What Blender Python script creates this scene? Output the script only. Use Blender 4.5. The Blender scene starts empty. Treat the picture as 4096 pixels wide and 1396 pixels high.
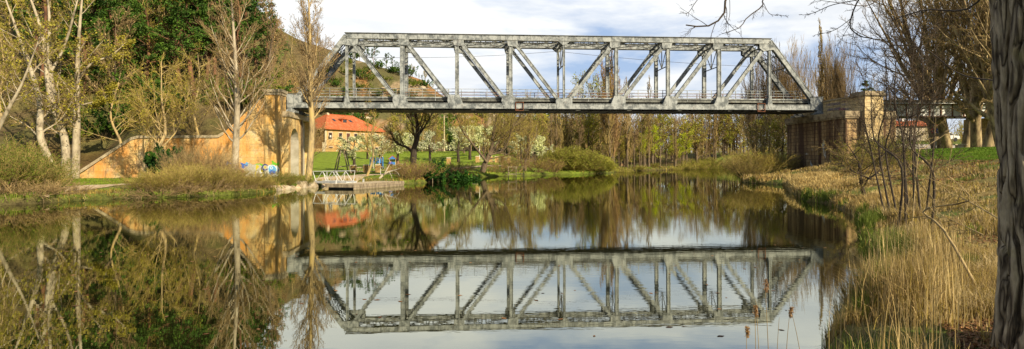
import bpy, math, random
import numpy as np
from math import pi, sin, cos, radians
RNG = np.random.default_rng(7)
random.seed(7)
scene = bpy.context.scene
COL = scene.collection
F = 2400.0; CX = 2048.0; EYE = 2.2

# ------------------------------------------------------------ picture <-> place
def Hy(x): return 649 - .00236 * (x - 2048)
def X_(x, Y): return (x - CX) / F * Y
def Z_(x, y, Y): return EYE + (Hy(x) - y) / F * Y
def G_(x, y, z=0.0):                       # point of height z seen at picture x, y
    Y = F * (EYE - z) / (y - Hy(x)); return (X_(x, Y), Y)

# ------------------------------------------------------------ mesh helpers
class MB:
    def __init__(s): s.v = []; s.f = []; s.m = []; s.n = 0
    def add(s, V, Fs, mi=0):
        V = np.asarray(V, dtype=np.float64).reshape(-1, 3)
        if not isinstance(Fs, (list, tuple)): Fs = [Fs]
        for q in Fs:
            q = np.asarray(q, dtype=np.int64)
            if q.size: s.f.append(q + s.n); s.m.append(np.full(len(q), mi))
        s.v.append(V); s.n += len(V); return s
    def box(s, c, d, mi=0, rz=0, taper=1.0):
        x, y, z = [q / 2 for q in d]; t = taper
        V = np.array([[-x,-y,-z],[x,-y,-z],[x,y,-z],[-x,y,-z],[-x*t,-y*t,z],[x*t,-y*t,z],[x*t,y*t,z],[-x*t,y*t,z]])
        if rz: V = V @ np.array([[cos(rz), sin(rz), 0], [-sin(rz), cos(rz), 0], [0, 0, 1]])
        return s.add(V + np.array(c), [[[0,3,2,1],[4,5,6,7],[0,1,5,4],[1,2,6,5],[2,3,7,6],[3,0,4,7]]], mi)
    def bx(s, x0, x1, y0, y1, z0, z1, mi=0):
        return s.box(((x0+x1)/2, (y0+y1)/2, (z0+z1)/2), (abs(x1-x0), abs(y1-y0), abs(z1-z0)), mi)
    def beam(s, p0, p1, w, h, mi=0, up=(0, 0, 1)):      # w across, h along 'up'
        p0 = np.array(p0, float); p1 = np.array(p1, float); d = p1 - p0; d /= np.linalg.norm(d)
        u = np.cross(d, up); 
        if np.linalg.norm(u) < 1e-4: u = np.cross(d, (1, 0, 0))
        u /= np.linalg.norm(u); v = np.cross(u, d)
        V = []
        for p in (p0, p1):
            for a, b in ((-1,-1),(1,-1),(1,1),(-1,1)): V.append(p + u*a*w/2 + v*b*h/2)
        return s.add(V, [[[0,1,2,3],[7,6,5,4],[0,4,5,1],[1,5,6,2],[2,6,7,3],[3,7,4,0]]], mi)
    def tube(s, pts, r, sides=6, mi=0, cap=True):
        P = np.array(pts, float)[None]; R = np.broadcast_to(np.array(r, float), (len(pts),))[None]
        V, Q = tubes(P, R, sides); s.add(V, [Q], mi)
        if cap:
            k = len(pts); s.f.append(np.array([list(range(sides))[::-1]]) + s.n - len(V)); s.m.append(np.array([mi]))
            s.f.append(np.array([list(range((k-1)*sides, k*sides))]) + s.n - len(V)); s.m.append(np.array([mi]))
        return s
    def prism(s, poly, a0, a1, axis=1, mi=0):           # polygon (u,v) extruded along axis (0:x 1:y 2:z)
        def P(u, v, a): return (a, u, v) if axis == 0 else ((u, a, v) if axis == 1 else (u, v, a))
        n = len(poly); V = [P(u, v, a0) for u, v in poly] + [P(u, v, a1) for u, v in poly]
        s.add(V, [[list(range(n))], [list(range(2*n-1, n-1, -1))], [[i, i+n, (i+1) % n + n, (i+1) % n] for i in range(n)]], mi)
        return s
    def build(s, name, mats, parent=None, loc=(0, 0, 0), smooth=False, rz=0.0, fixn=False):
        me = make_mesh(name, np.concatenate(s.v), s.f, s.m, mats, smooth)
        if fixn:
            import bmesh
            bm = bmesh.new(); bm.from_mesh(me); bmesh.ops.recalc_face_normals(bm, faces=bm.faces); bm.to_mesh(me); bm.free()
        return link(name, me, parent, loc, rz)

def make_mesh(name, V, Fs, Ms, mats, smooth=False):
    me = bpy.data.meshes.new(name)
    V = np.ascontiguousarray(V, dtype=np.float32)
    me.vertices.add(len(V)); me.vertices.foreach_set('co', V.ravel())
    li = np.concatenate([q.ravel() for q in Fs]).astype(np.int32)
    ln = np.concatenate([np.full(len(q), q.shape[1]) for q in Fs]).astype(np.int32)
    st = np.concatenate([[0], np.cumsum(ln)[:-1]]).astype(np.int32)
    me.loops.add(len(li)); me.loops.foreach_set('vertex_index', li)
    me.polygons.add(len(ln)); me.polygons.foreach_set('loop_start', st)
    try: me.polygons.foreach_set('loop_total', ln)
    except Exception: pass
    me.polygons.foreach_set('material_index', np.concatenate(Ms).astype(np.int32))
    me.polygons.foreach_set('use_smooth', np.full(len(ln), smooth))
    if not isinstance(mats, (list, tuple)): mats = [mats]
    for m in mats: me.materials.append(m)
    me.update(calc_edges=True)
    return me
def link(name, me, parent=None, loc=(0, 0, 0), rz=0.0):
    o = bpy.data.objects.new(name, me); COL.objects.link(o)
    o.location = loc; o.rotation_euler = (0, 0, rz)
    if parent: o.parent = parent
    return o
def empty(name, loc=(0, 0, 0), rz=0.0):
    return link(name, None, None, loc, rz)
def tag(o, label, cat, group=None):
    o['label'] = label; o['category'] = cat
    if group: o['group'] = group
    return o
def kind(o, k): o['kind'] = k; return o
def copy_tree(o, parent=None):
    c = o.copy(); COL.objects.link(c)
    if parent: c.parent = parent
    for ch in list(o.children): copy_tree(ch, c)
    return c

def nrm(v): return v / np.maximum(np.linalg.norm(v, axis=-1, keepdims=True), 1e-9)
def tubes(P, R, sides):
    B, n, _ = P.shape
    T = np.empty_like(P); T[:, 1:-1] = P[:, 2:] - P[:, :-2]; T[:, 0] = P[:, 1] - P[:, 0]; T[:, -1] = P[:, -1] - P[:, -2]
    T = nrm(T); mean = nrm(P[:, -1] - P[:, 0])
    ax = np.where(np.abs(mean[:, 2:3]) > .8, np.array([[1., 0, 0]]), np.array([[0, 0, 1.]]))
    ref = nrm(np.cross(mean, ax))[:, None, :] * np.ones((1, n, 1))
    u = nrm(np.cross(T, ref)); v = np.cross(T, u)
    a = np.arange(sides) * 2 * pi / sides
    ring = u[:, :, None] * np.cos(a)[None, None, :, None] + v[:, :, None] * np.sin(a)[None, None, :, None]
    V = P[:, :, None] + ring * R[:, :, None, None]
    i = np.arange(B)[:, None, None] * n * sides + np.arange(n-1)[None, :, None] * sides
    k = np.arange(sides)[None, None, :]; k2 = (k + 1) % sides
    Q = np.stack([i + k, i + k2, i + k2 + sides, i + k + sides], -1).reshape(-1, 4)
    return V.reshape(-1, 3), Q

# value noise for shapes
_tab = np.random.default_rng(3).random((256, 256))
def vnoise(x, y):
    xi = np.floor(x).astype(int); yi = np.floor(y).astype(int); fx = x - xi; fy = y - yi
    fx = fx*fx*(3-2*fx); fy = fy*fy*(3-2*fy)
    g = lambda a, b: _tab[a % 256, b % 256]
    return (g(xi, yi)*(1-fx)+g(xi+1, yi)*fx)*(1-fy)+(g(xi, yi+1)*(1-fx)+g(xi+1, yi+1)*fx)*fy
def fbm(x, y, o=4):
    s = 0; a = .5
    for i in range(o): s = s + a*vnoise(x*2**i + 17*i, y*2**i + 31*i); a *= .5
    return s
def sst(a, b, x):
    t = np.clip((x-a)/(b-a), 0, 1); return t*t*(3-2*t)

# ------------------------------------------------------------ materials
def newmat(name):
    m = bpy.data.materials.new(name); m.use_nodes = True
    nt = m.node_tree; nt.nodes.clear()
    out = nt.nodes.new('ShaderNodeOutputMaterial'); b = nt.nodes.new('ShaderNodeBsdfPrincipled')
    nt.links.new(b.outputs[0], out.inputs[0])
    return m, nt, b
def ND(nt, t, **kw):
    n = nt.nodes.new('ShaderNode' + t)
    for k, v in kw.items():
        if k in n.inputs.keys(): n.inputs[k].default_value = v
        else: setattr(n, k, v)
    return n
def ramp(nt, fac, stops, interp='LINEAR'):
    r = nt.nodes.new('ShaderNodeValToRGB'); r.color_ramp.interpolation = interp
    e = r.color_ramp.elements
    while len(e) < len(stops): e.new(.5)
    for q, (p, c) in zip(e, stops): q.position = p; q.color = (c, c, c, 1) if isinstance(c, (int, float)) else (*c, 1)
    nt.links.new(fac, r.inputs[0]); return r.outputs[0]
def mixc(nt, f, a, b, mode='MIX'):
    m = nt.nodes.new('ShaderNodeMix'); m.data_type = 'RGBA'; m.blend_type = mode
    for s, v in ((0, f), (6, a), (7, b)):
        if isinstance(v, bpy.types.NodeSocket): nt.links.new(v, m.inputs[s])
        elif s == 0: m.inputs[0].default_value = v
        else: m.inputs[s].default_value = (*v, 1)
    return m.outputs[2]
def coords(nt, scale=(1, 1, 1), which='Object', rot=(0, 0, 0)):
    t = ND(nt, 'TexCoord'); mp = ND(nt, 'Mapping'); mp.inputs['Scale'].default_value = scale; mp.inputs['Rotation'].default_value = rot
    nt.links.new(t.outputs[which], mp.inputs[0]); return mp.outputs[0]
def noise(nt, vec, scale, detail=4, rough=.6, dist=0.0):
    n = ND(nt, 'TexNoise', Scale=scale, Detail=detail, Roughness=rough, Distortion=dist); nt.links.new(vec, n.inputs['Vector']); return n.outputs[0]
def bump(nt, b, h, strength=.3, dist=.02):
    n = ND(nt, 'Bump', Strength=strength, Distance=dist); nt.links.new(h, n.inputs['Height']); nt.links.new(n.outputs[0], b.inputs['Normal'])
def setc(nt, b, c):
    if isinstance(c, bpy.types.NodeSocket): nt.links.new(c, b.inputs['Base Color'])
    else: b.inputs['Base Color'].default_value = (*c, 1)
def nmat(name, c1, c2, scale=3, rough=.85, bmp=.3, c3=None, sc=(1, 1, 1), metallic=0, lo=.35, hi=.65, bd=.02):
    m, nt, b = newmat(name); v = coords(nt, sc); n = noise(nt, v, scale)
    st = [(lo, c1), (hi, c2)] if c3 is None else [(lo, c1), ((lo+hi)/2, c2), (hi, c3)]
    setc(nt, b, ramp(nt, n, st)); b.inputs['Roughness'].default_value = rough; b.inputs['Metallic'].default_value = metallic
    if bmp: bump(nt, b, noise(nt, v, scale*4), bmp, bd)
    return m
def leafmat(name, cols, scale=.6, transl=.3, var=.25):
    """foliage: big soft clumps of tone plus a random tone for every leaf and tree"""
    m, nt, b = newmat(name); v = coords(nt)
    n = noise(nt, v, scale, 3); c = ramp(nt, n, [(.32 + .36*i/(max(1, len(cols)-1)), q) for i, q in enumerate(cols)])
    wn = ND(nt, 'NewGeometry'); r = ramp(nt, wn.outputs['Random Per Island'], [(0, 1-var), (1, 1+var)])
    c = mixc(nt, 1.0, c, r, 'MULTIPLY')
    oi = ND(nt, 'ObjectInfo'); r2 = ramp(nt, oi.outputs['Random'], [(0, (.85, .82, .9)), (1, (1.15, 1.12, .95))])
    c = mixc(nt, 1.0, c, r2, 'MULTIPLY')
    setc(nt, b, c); b.inputs['Roughness'].default_value = .7
    b.inputs['Specular IOR Level'].default_value = .25
    if transl:
        t = ND(nt, 'BsdfTranslucent'); nt.links.new(c, t.inputs[0]); mx = ND(nt, 'MixShader'); mx.inputs[0].default_value = transl
        nt.links.new(b.outputs[0], mx.inputs[1]); nt.links.new(t.outputs[0], mx.inputs[2])
        nt.links.new(mx.outputs[0], [q for q in nt.nodes if q.type == 'OUTPUT_MATERIAL'][0].inputs[0])
    return m

# painted, weathered bridge steel
def steelmat(name, light, dark, rust=.5, sc=.9):
    m, nt, b = newmat(name); v = coords(nt)
    n = noise(nt, v, sc, 8, .72, .4); c = ramp(nt, n, [(.40, dark), (.49, [(p+q)/2 for p, q in zip(light, dark)]), (.55, light), (.8, [q*1.15 for q in light])])
    n1 = noise(nt, v, 14, 3, .7); c = mixc(nt, ramp(nt, n1, [(.5, 0), (.75, .35)]), c, [q*.45 for q in light])
    n2 = noise(nt, v, 2.3, 8, .75); c = mixc(nt, ramp(nt, n2, [(.60, 0), (.68, rust)]), c, (.16, .065, .03))
    vo = ND(nt, 'TexVoronoi', Scale=7.0); nt.links.new(v, vo.inputs['Vector'])
    c = mixc(nt, ramp(nt, vo.outputs['Distance'], [(.05, .55), (.16, 0)]), c, [q*.4 for q in dark])
    sv_ = noise(nt, coords(nt, (1.6, 1.6, .16)), 1.7, 6, .7); c = mixc(nt, ramp(nt, sv_, [(.60, 0), (.72, rust*.7)]), c, (.13, .07, .04))
    sv2 = noise(nt, coords(nt, (2.2, 2.2, .3)), 2.6, 4, .7); c = mixc(nt, ramp(nt, sv2, [(.52, 0), (.66, .6)]), c, [q*.7 for q in dark])
    setc(nt, b, c); b.inputs['Roughness'].default_value = .6; bump(nt, b, n1, .25, .01)
    return m
STEEL = steelmat('weathered_grey_paint', (.38, .40, .39), (.105, .12, .125), .6, 1.5)
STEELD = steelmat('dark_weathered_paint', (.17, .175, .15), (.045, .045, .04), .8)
DECKM = nmat('dark_tarred_timber', (.035, .03, .025), (.09, .075, .06), 4)
TIEM = nmat('sleeper_timber', (.16, .13, .09), (.34, .28, .2), 5)
RUST = nmat('rusty_iron', (.10, .035, .015), (.24, .09, .04), 6)
GALV = nmat('galvanised_steel', (.42, .43, .42), (.62, .62, .60), 5, .45, .1)
WHITEP = nmat('faded_white_paint', (.42, .42, .38), (.78, .77, .72), 2.2, .6, .15, c3=(.8, .79, .75))
def masonry(name, cols, mortar, bw, bh, stain, stain_amt, streak=(.9, .9, .12), orange=None, joints=1.0, ms=.012, thr=.48):
    m, nt, b = newmat(name); t = ND(nt, 'TexCoord')
    sx = ND(nt, 'SeparateXYZ'); nt.links.new(t.outputs['Object'], sx.inputs[0])
    ad = ND(nt, 'Math', operation='ADD'); nt.links.new(sx.outputs[0], ad.inputs[0]); nt.links.new(sx.outputs[1], ad.inputs[1])
    cb = ND(nt, 'CombineXYZ'); nt.links.new(ad.outputs[0], cb.inputs[0]); nt.links.new(sx.outputs[2], cb.inputs[1])
    wob = ND(nt, 'TexNoise', Scale=1.3, Detail=2.0); nt.links.new(cb.outputs[0], wob.inputs['Vector'])
    vm = ND(nt, 'VectorMath', operation='MULTIPLY_ADD'); nt.links.new(wob.outputs['Color'], vm.inputs[0]); vm.inputs[1].default_value = (.12, .12, 0); nt.links.new(cb.outputs[0], vm.inputs[2])
    br = ND(nt, 'TexBrick', Scale=1.0); br.inputs['Brick Width'].default_value = bw; br.inputs['Row Height'].default_value = bh
    br.inputs['Mortar Size'].default_value = ms; br.inputs['Mortar Smooth'].default_value = .3; br.inputs['Bias'].default_value = 0.
    br.inputs['Color1'].default_value = (.0, .0, .0, 1); br.inputs['Color2'].default_value = (1, 1, 1, 1); br.inputs['Mortar'].default_value = (.5, .5, .5, 1)
    nt.links.new(vm.outputs[0], br.inputs['Vector'])
    v = t.outputs['Object']
    n = noise(nt, v, .7, 7, .7)
    base = ramp(nt, n, [(.3 + .4*i/(len(cols)-1), q) for i, q in enumerate(cols)])
    base = mixc(nt, .8, base, ramp(nt, br.outputs['Color'], [(0, (.8, .8, .78)), (1, (1.18, 1.16, 1.12))]), 'MULTIPLY')
    n3 = noise(nt, v, 6, 6, .75); base = mixc(nt, 1.0, base, ramp(nt, n3, [(.3, .58), (.7, 1.32)]), 'MULTIPLY')
    base = mixc(nt, ramp(nt, br.outputs['Fac'], [(0, 0), (1, joints)]), base, mortar)
    mp = ND(nt, 'Mapping'); mp.inputs['Scale'].default_value = streak; nt.links.new(v, mp.inputs[0])
    st = noise(nt, mp.outputs[0], 1.0, 7, .68)
    if orange:
        st2 = ND(nt, 'Mapping'); st2.inputs['Scale'].default_value = (.35, .35, .12); st2.inputs['Location'].default_value = (4, 2, 7); nt.links.new(v, st2.inputs[0])
        base = mixc(nt, ramp(nt, noise(nt, st2.outputs[0], 1.6, 7, .7), [(.46, 0), (.62, .75)]), base, orange)
    base = mixc(nt, ramp(nt, st, [(thr, 0), (thr+.13, stain_amt)]), base, stain)
    setc(nt, b, base); b.inputs['Roughness'].default_value = .92
    h = mixc(nt, .5, n3, ramp(nt, br.outputs['Fac'], [(0, 1), (1, 0)])); bump(nt, b, h, .55, .04)
    return m
MAS_L = masonry('ochre_concrete', [(.46, .31, .12), (.64, .47, .21), (.70, .60, .38)], (.26, .18, .09), 2.4, .9, (.20, .125, .06), .85, (1.5, 1.5, .16), (.68, .35, .06), .6, .02, .50)
MAS_W = masonry('orange_stained_render', [(.44, .27, .11), (.66, .45, .18), (.66, .58, .40)], (.30, .20, .10), 1.8, .7, (.24, .14, .065), .85, (1.1, 1.1, .3), (.72, .27, .035), .6, .02, .53)
MAS_R = masonry('stained_ashlar', [(.32, .19, .08), (.48, .32, .15), (.56, .42, .24)], (.085, .06, .035), .85, .42, (.07, .032, .016), .94, (1.0, 1.0, .09), None, .9, .03, .42)
MAS_T = masonry('pale_ashlar', [(.46, .32, .14), (.60, .45, .23), (.66, .53, .32)], (.16, .12, .07), .8, .4, (.16, .10, .055), .6, (1.3, 1.3, .2), None, .8, .03, .55)
CAPM = nmat('weathered_coping_stone', (.10, .075, .045), (.30, .23, .14), 1.6, .9, .5, c3=(.42, .34, .21))
CAPL = nmat('pale_coping_stone', (.32, .25, .15), (.5, .42, .28), 1.6, .9, .5)
# ------------------------------------------------------------ river outline (from the waterline in the photo) and terrain
TH = math.atan(.0779); O_B = (0.0, 66.8)
def L2W(s, t): return (O_B[0] + s*cos(TH) - t*sin(TH), O_B[1] + s*sin(TH) + t*cos(TH))
def W2L(X, Y):
    dx = X - O_B[0]; dy = Y - O_B[1]; return (dx*cos(TH) + dy*sin(TH), -dx*sin(TH) + dy*cos(TH))
wl = [(0, 823), (100, 818), (300, 805), (500, 795), (600, 792), (760, 788), (919, 781), (1040, 774), (1090, 767), (1150, 757), (1200, 753), (1270, 749),
      (1340, 742), (1500, 740), (1630, 737), (1700, 732), (1760, 721), (1830, 716), (1935, 707), (2090, 704), (2160, 701), (2230, 698), (2330, 698), (2430, 692), (2500, 685),
      (2560, 683), (2700, 679), (2800, 674), (2900, 671.5), (2950, 671)]
wr = [(2990, 676), (2975, 686), (2990, 697), (2985, 712), (2959, 727), (3000, 733), (3070, 736), (3131, 739), (3158, 771), (3217, 807), (3304, 815), (3375, 850), (3415, 872), (3428, 930),
      (3436, 985), (3462, 1017), (3462, 1128), (3445, 1247), (3370, 1272), (3310, 1296), (3322, 1334), (3257, 1390)]
RP = [(-60, -40), (-48, 10), (-32, 25)] + [G_(x, y) for x, y in wl] + [G_(x, y) for x, y in wr] + [(2.7, 5.4), (2.0, 4.1), (1.0, 3.2), (-1, 2.6), (-4, 1.6), (-9, -2), (-16, -14), (-25, -40)]
RP = np.array(RP)
def river_sd(X, Y):
    """distance to the river's edge; negative over the water"""
    X = np.asarray(X, float); Y = np.asarray(Y, float); sh = X.shape; x = X.ravel(); y = Y.ravel()
    d2 = np.full(x.shape, 1e18); ins = np.zeros(x.shape, bool); n = len(RP)
    for i in range(n):
        a = RP[i]; b = RP[(i+1) % n]; e = b - a
        t = np.clip(((x-a[0])*e[0] + (y-a[1])*e[1]) / (e @ e), 0, 1)
        d2 = np.minimum(d2, (x-a[0]-t*e[0])**2 + (y-a[1]-t*e[1])**2)
        c = (a[1] > y) != (b[1] > y)
        if abs(e[1]) > 1e-9: ins ^= c & (x < a[0] + (y-a[1])/e[1]*e[0])
    return np.where(ins, -np.sqrt(d2), np.sqrt(d2)).reshape(sh)
# skyline of the bare ground, in the picture, as the height of a real slope about 240 m away
SKX = np.array([-3000, 700, 850, 1000, 1100, 1200, 1330, 1400, 1500, 1600, 1700, 1760, 1850, 2000, 2150, 2300, 2500, 2700, 3500, 9000])
SKY = np.array([-130, -130, -90, 10, 115, 165, 205, 235, 264, 292, 325, 378, 428, 456, 482, 525, 585, 612, 612, 600])
def wall_top(s):       # top of the retaining wall along the bridge axis
    return np.interp(s, [-44.2, -38.7, -30.2, -27.2, -26.0], [.9, 4.75, 4.95, 8.0, 8.9])
def hz(X, Y):
    X = np.asarray(X, float); Y = np.asarray(Y, float)
    sd = river_sd(X, Y); s, t = W2L(X, Y)
    Yc = np.maximum(Y, 1.0); px = CX + F*X/Yc
    n1 = fbm(X*.09, Y*.09, 4) - .5; n2 = fbm(X*.5+9, Y*.5, 3) - .5; n3 = fbm(X*.035+5, Y*.035+3, 5) - .5
    # river bed
    bed = -np.minimum(1.4, .25 + .5*(-sd))
    # right bank: a steady rise away from the water
    right = .22 + .175*np.minimum(sd, 19) + .25*n2
    right = np.minimum(right, 3.5 + .1*n1) + 2.3*sst(76, 104, Y)*sst(36, 44, X)
    # left bank and park
    left = .35 + .35*sst(0, 5, sd) + .12*n2
    lawn = 4.4*sst(82, 158, Y)*sst(2250, 1900, px)*(px > 1000) + .25*sst(90, 140, Y)*(px >= 2000)
    left = left + lawn
    isR = sst(0, 3, X - np.interp(Y, [-50, 0, 7, 60, 75, 230, 400], [-3, -3, 1, 22, 26, 78, 130]))
    h = left*(1-isR) + right*isR
    # wooded slope behind the wall on the left
    T = wall_top(s)
    back = T + .62*np.maximum(t+2.6, 0)
    back = np.where(back > 8.9, np.maximum(np.minimum(back, 8.9), 8.9 + .58*(t-8)), back)
    back = back + 1.0*n1*sst(-2, 6, t) + 6*n3*sst(15, 50, t)
    edge = -25.0 - .42*np.maximum(t-6, 0)
    leftw = sst(0, 1.2 + .10*np.maximum(t, 0), edge - s)
    on = t > -2.15
    ysk = np.interp(px, SKX, SKY)
    cap = EYE + (Hy(px) - ysk)/F*np.maximum(Yc, 72) + 1.5*n1
    hl = h + (np.maximum(np.minimum(back, cap), h) - h)*leftw
    hill_l = np.where(on, hl, h)
    near = np.maximum(0, (t + 6 + .12*(s+44))*.55) * sst(-44, -52, s)
    hill_l = np.where((s < -44) & (t < 40), np.maximum(hill_l, np.minimum(h + near, np.maximum(cap, h))), hill_l)
    zs = EYE + (Hy(px) - ysk)/F*245
    y0 = np.interp(px, [900, 1250, 2200], [110, 172, 190])
    f = sst(0, 1, (Yc - y0)/(245 - y0))
    far = h + np.maximum(zs - h, 0)*f + (9*n3 + 2.2*n1)*f*(1-f)*2.2*np.clip((zs-4)/12, 0, 1)
    far = np.where((Y > 40), far, h)
    hh = np.maximum(hill_l, far)
    hh = np.where((Y > 245), np.minimum(hh, np.maximum(zs - .10*(Y-245), 2)), hh)
    e = sst(-.15, .35, sd)
    return np.where(sd < -.15, bed, bed*(1-e)*(sd < .35) + hh*e)
def land(x, Y, m=.8):
    while river_sd(np.array([X_(x, Y)]), np.array([Y]))[0] < m and Y < 330: Y += 1.0
    return Y
def hz1(x, y): return float(hz(np.array([x]), np.array([y]))[0])

def axis(parts):
    a = []
    for lo, hi, st in parts: a += list(np.arange(lo, hi, st))
    return np.array(a + [parts[-1][1]])
gx = axis([(-900, -300, 40), (-300, -140, 8), (-140, -60, 2), (-60, 45, .45), (45, 90, 1.2), (90, 200, 4), (200, 500, 15), (500, 1500, 80)])
gy = axis([(-40, 0, 4), (0, 14, .35), (14, 75, .5), (75, 120, 1.0), (120, 270, 2.0), (270, 420, 10), (420, 1600, 60)])
GX, GY = np.meshgrid(gx, gy); HZ = hz(GX, GY); SD = river_sd(GX, GY)
ny, nx = GX.shape
idx = np.arange(ny*nx).reshape(ny, nx)
Q = np.stack([idx[:-1, :-1], idx[:-1, 1:], idx[1:, 1:], idx[1:, :-1]], -1).reshape(-1, 4)
# what covers the ground where: dry straw, spring grass, brown litter, scrub and rock
def cover(X, Y, sd, Z):
    s, t = W2L(X, Y); px = CX + F*X/np.maximum(Y, 1)
    n = fbm(X*.22+40, Y*.22, 4); n2 = fbm(X*.8, Y*.8+70, 4); n3 = fbm(X*.045+11, Y*.045, 5)
    C = np.zeros(X.shape + (3,))
    straw = np.array([.30, .22, .075]); green = np.array([.085, .15, .016]); olive = np.array([.15, .15, .045]); brown = np.array([.13, .075, .03])
    lawn = np.array([.21, .285, .03]); scrub = np.array([.125, .105, .045]); rock = np.array([.42, .30, .19]); orange = np.array([.46, .20, .07]); mud = np.array([.05, .036, .02])
    def put(c, w): 
        nonlocal C; w = np.clip(w, 0, 1)[..., None]; C = C*(1-w) + c*w
    right = (X > np.interp(Y, [-50, 0, 7, 60, 75, 230], [-3, -3, 1, 22, 26, 78]))
    put(straw, np.ones(X.shape)); put(olive, sst(.42, .6, n)); put(green*1.15, sst(.50, .60, n2)*.7)
    put(brown, sst(.5, .62, fbm(X*.3+5, Y*.3+50, 4))*right*sst(8, 13, sd)*sst(48, 38, Y))
    put(olive, right*sst(5.5, 8, sd + 3*(n-.5))*.7); put(brown*1.3, right*sst(6, 9, sd)*sst(.47, .56, fbm(X*.5+15, Y*.5+5, 4))*.85)
    put(green, right*sst(13.5, 16, sd + 5*(n-.5))*sst(30, 42, Y)*.95*(Y < 75))
    put(green, right*(Y > 68)*.6)
    lft = ~right
    put(olive, lft*.7); put(lawn, lft*sst(.38, .5, n)*.8); put(lawn, (lft & (px > 1235))*sst(60, 75, Y)*sst(2500, 2200, px)*(.9))
    put(brown, lft*sst(2450, 2600, px)*.7)
    up = (s < -26 - .42*np.maximum(t-6, 0)) & (t > -2.5) | ((s < -44) & (t > -6))
    put(brown*.75, up*.9); put(olive*.8, up*sst(.45, .6, n)*.8)
    hill = lft*sst(168, 185, Y)*(px < 2500)
    put(scrub, hill*1.0); put(np.array([.11, .105, .04]), hill*sst(.45, .55, n)*.8); put(rock, hill*sst(.52, .60, fbm(X*.35+7, Y*.12, 4))*.55); put(orange, hill*.8*sst(182,200,Y)*sst(.58, .64, fbm(X*.16+90, Y*.08, 5))*.6)
    ws = lft*sst(3.2, 5, Z)*(px < 1340)*(Y > 60)*((px < 1235) | (Y > 185)); put(np.array([.135, .10, .045]), ws); put(np.array([.12, .115, .035]), ws*sst(.45, .58, n)*.8)
    put(mud, sst(.45, .05, sd)*.85)
    return C
CV = cover(GX, GY, SD, HZ)
gm, nt, b = newmat('ground_cover')
at = ND(nt, 'Attribute'); at.attribute_name = 'cover'
v = coords(nt); n1 = noise(nt, v, 1.1, 6, .7); n2 = noise(nt, v, 9, 4, .7)
c = mixc(nt, 1.0, at.outputs['Color'], ramp(nt, n1, [(.3, .6), (.7, 1.4)]), 'MULTIPLY')
c = mixc(nt, 1.0, c, ramp(nt, n2, [(.3, .62), (.7, 1.38)]), 'MULTIPLY')
setc(nt, b, c); b.inputs['Roughness'].default_value = .95; b.inputs['Specular IOR Level'].default_value = .15
bump(nt, b, mixc(nt, .5, n1, n2), .8, .25)
me = make_mesh('ground', np.stack([GX, GY, HZ], -1).reshape(-1, 3), [Q], [np.zeros(len(Q))], [gm], True)
a = me.attributes.new('cover', 'FLOAT_COLOR', 'POINT'); a.data.foreach_set('color', np.concatenate([CV.reshape(-1, 3), np.ones((ny*nx, 1))], 1).astype(np.float32).ravel())
kind(link('ground', me), 'structure')

# water
wm, nt, b = newmat('river_water')
v = coords(nt, (1, 1, 1)); 
v1 = coords(nt, (.55, 2.2, 1)); v2 = coords(nt, (.22, .5, 1))
w1 = noise(nt, v1, 2.6, 3, .55); w2 = noise(nt, v2, .5, 2, .5)
patch = ramp(nt, noise(nt, coords(nt, (.03, .07, 1)), 1.0, 3, .5), [(.42, .2), (.62, 1.0)])
hh = ND(nt, 'Math', operation='MULTIPLY'); nt.links.new(w1, hh.inputs[0]); nt.links.new(patch, hh.inputs[1])
h2 = ND(nt, 'Math', operation='MULTIPLY_ADD'); nt.links.new(w2, h2.inputs[0]); h2.inputs[1].default_value = .8; nt.links.new(hh.outputs[0], h2.inputs[2])
bn = ND(nt, 'Bump', Strength=.5, Distance=.0024); nt.links.new(h2.outputs[0], bn.inputs['Height'])
nt.nodes.remove(b)
gl = ND(nt, 'BsdfGlossy', Roughness=.004); gl.inputs['Color'].default_value = (.78, .80, .70, 1); nt.links.new(bn.outputs[0], gl.inputs['Normal'])
df = ND(nt, 'BsdfDiffuse'); df.inputs['Color'].default_value = (.016, .017, .005, 1)
lw = ND(nt, 'Fresnel', IOR=2.6); nt.links.new(bn.outputs[0], lw.inputs['Normal'])
mf = ND(nt, 'MapRange'); nt.links.new(lw.outputs[0], mf.inputs[0]); mf.inputs[1].default_value = .1; mf.inputs[2].default_value = .75; mf.inputs[3].default_value = .45; mf.inputs[4].default_value = .93
mx = ND(nt, 'MixShader'); nt.links.new(mf.outputs[0], mx.inputs[0]); nt.links.new(df.outputs[0], mx.inputs[1]); nt.links.new(gl.outputs[0], mx.inputs[2])
nt.links.new(mx.outputs[0], [q for q in nt.nodes if q.type == 'OUTPUT_MATERIAL'][0].inputs[0])
m = MB(); m.add([(-140, -40, 0), (140, -40, 0), (140, 235, 0), (-140, 235, 0)], [[[0, 1, 2, 3]]])
kind(m.build('water', wm), 'structure')

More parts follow.
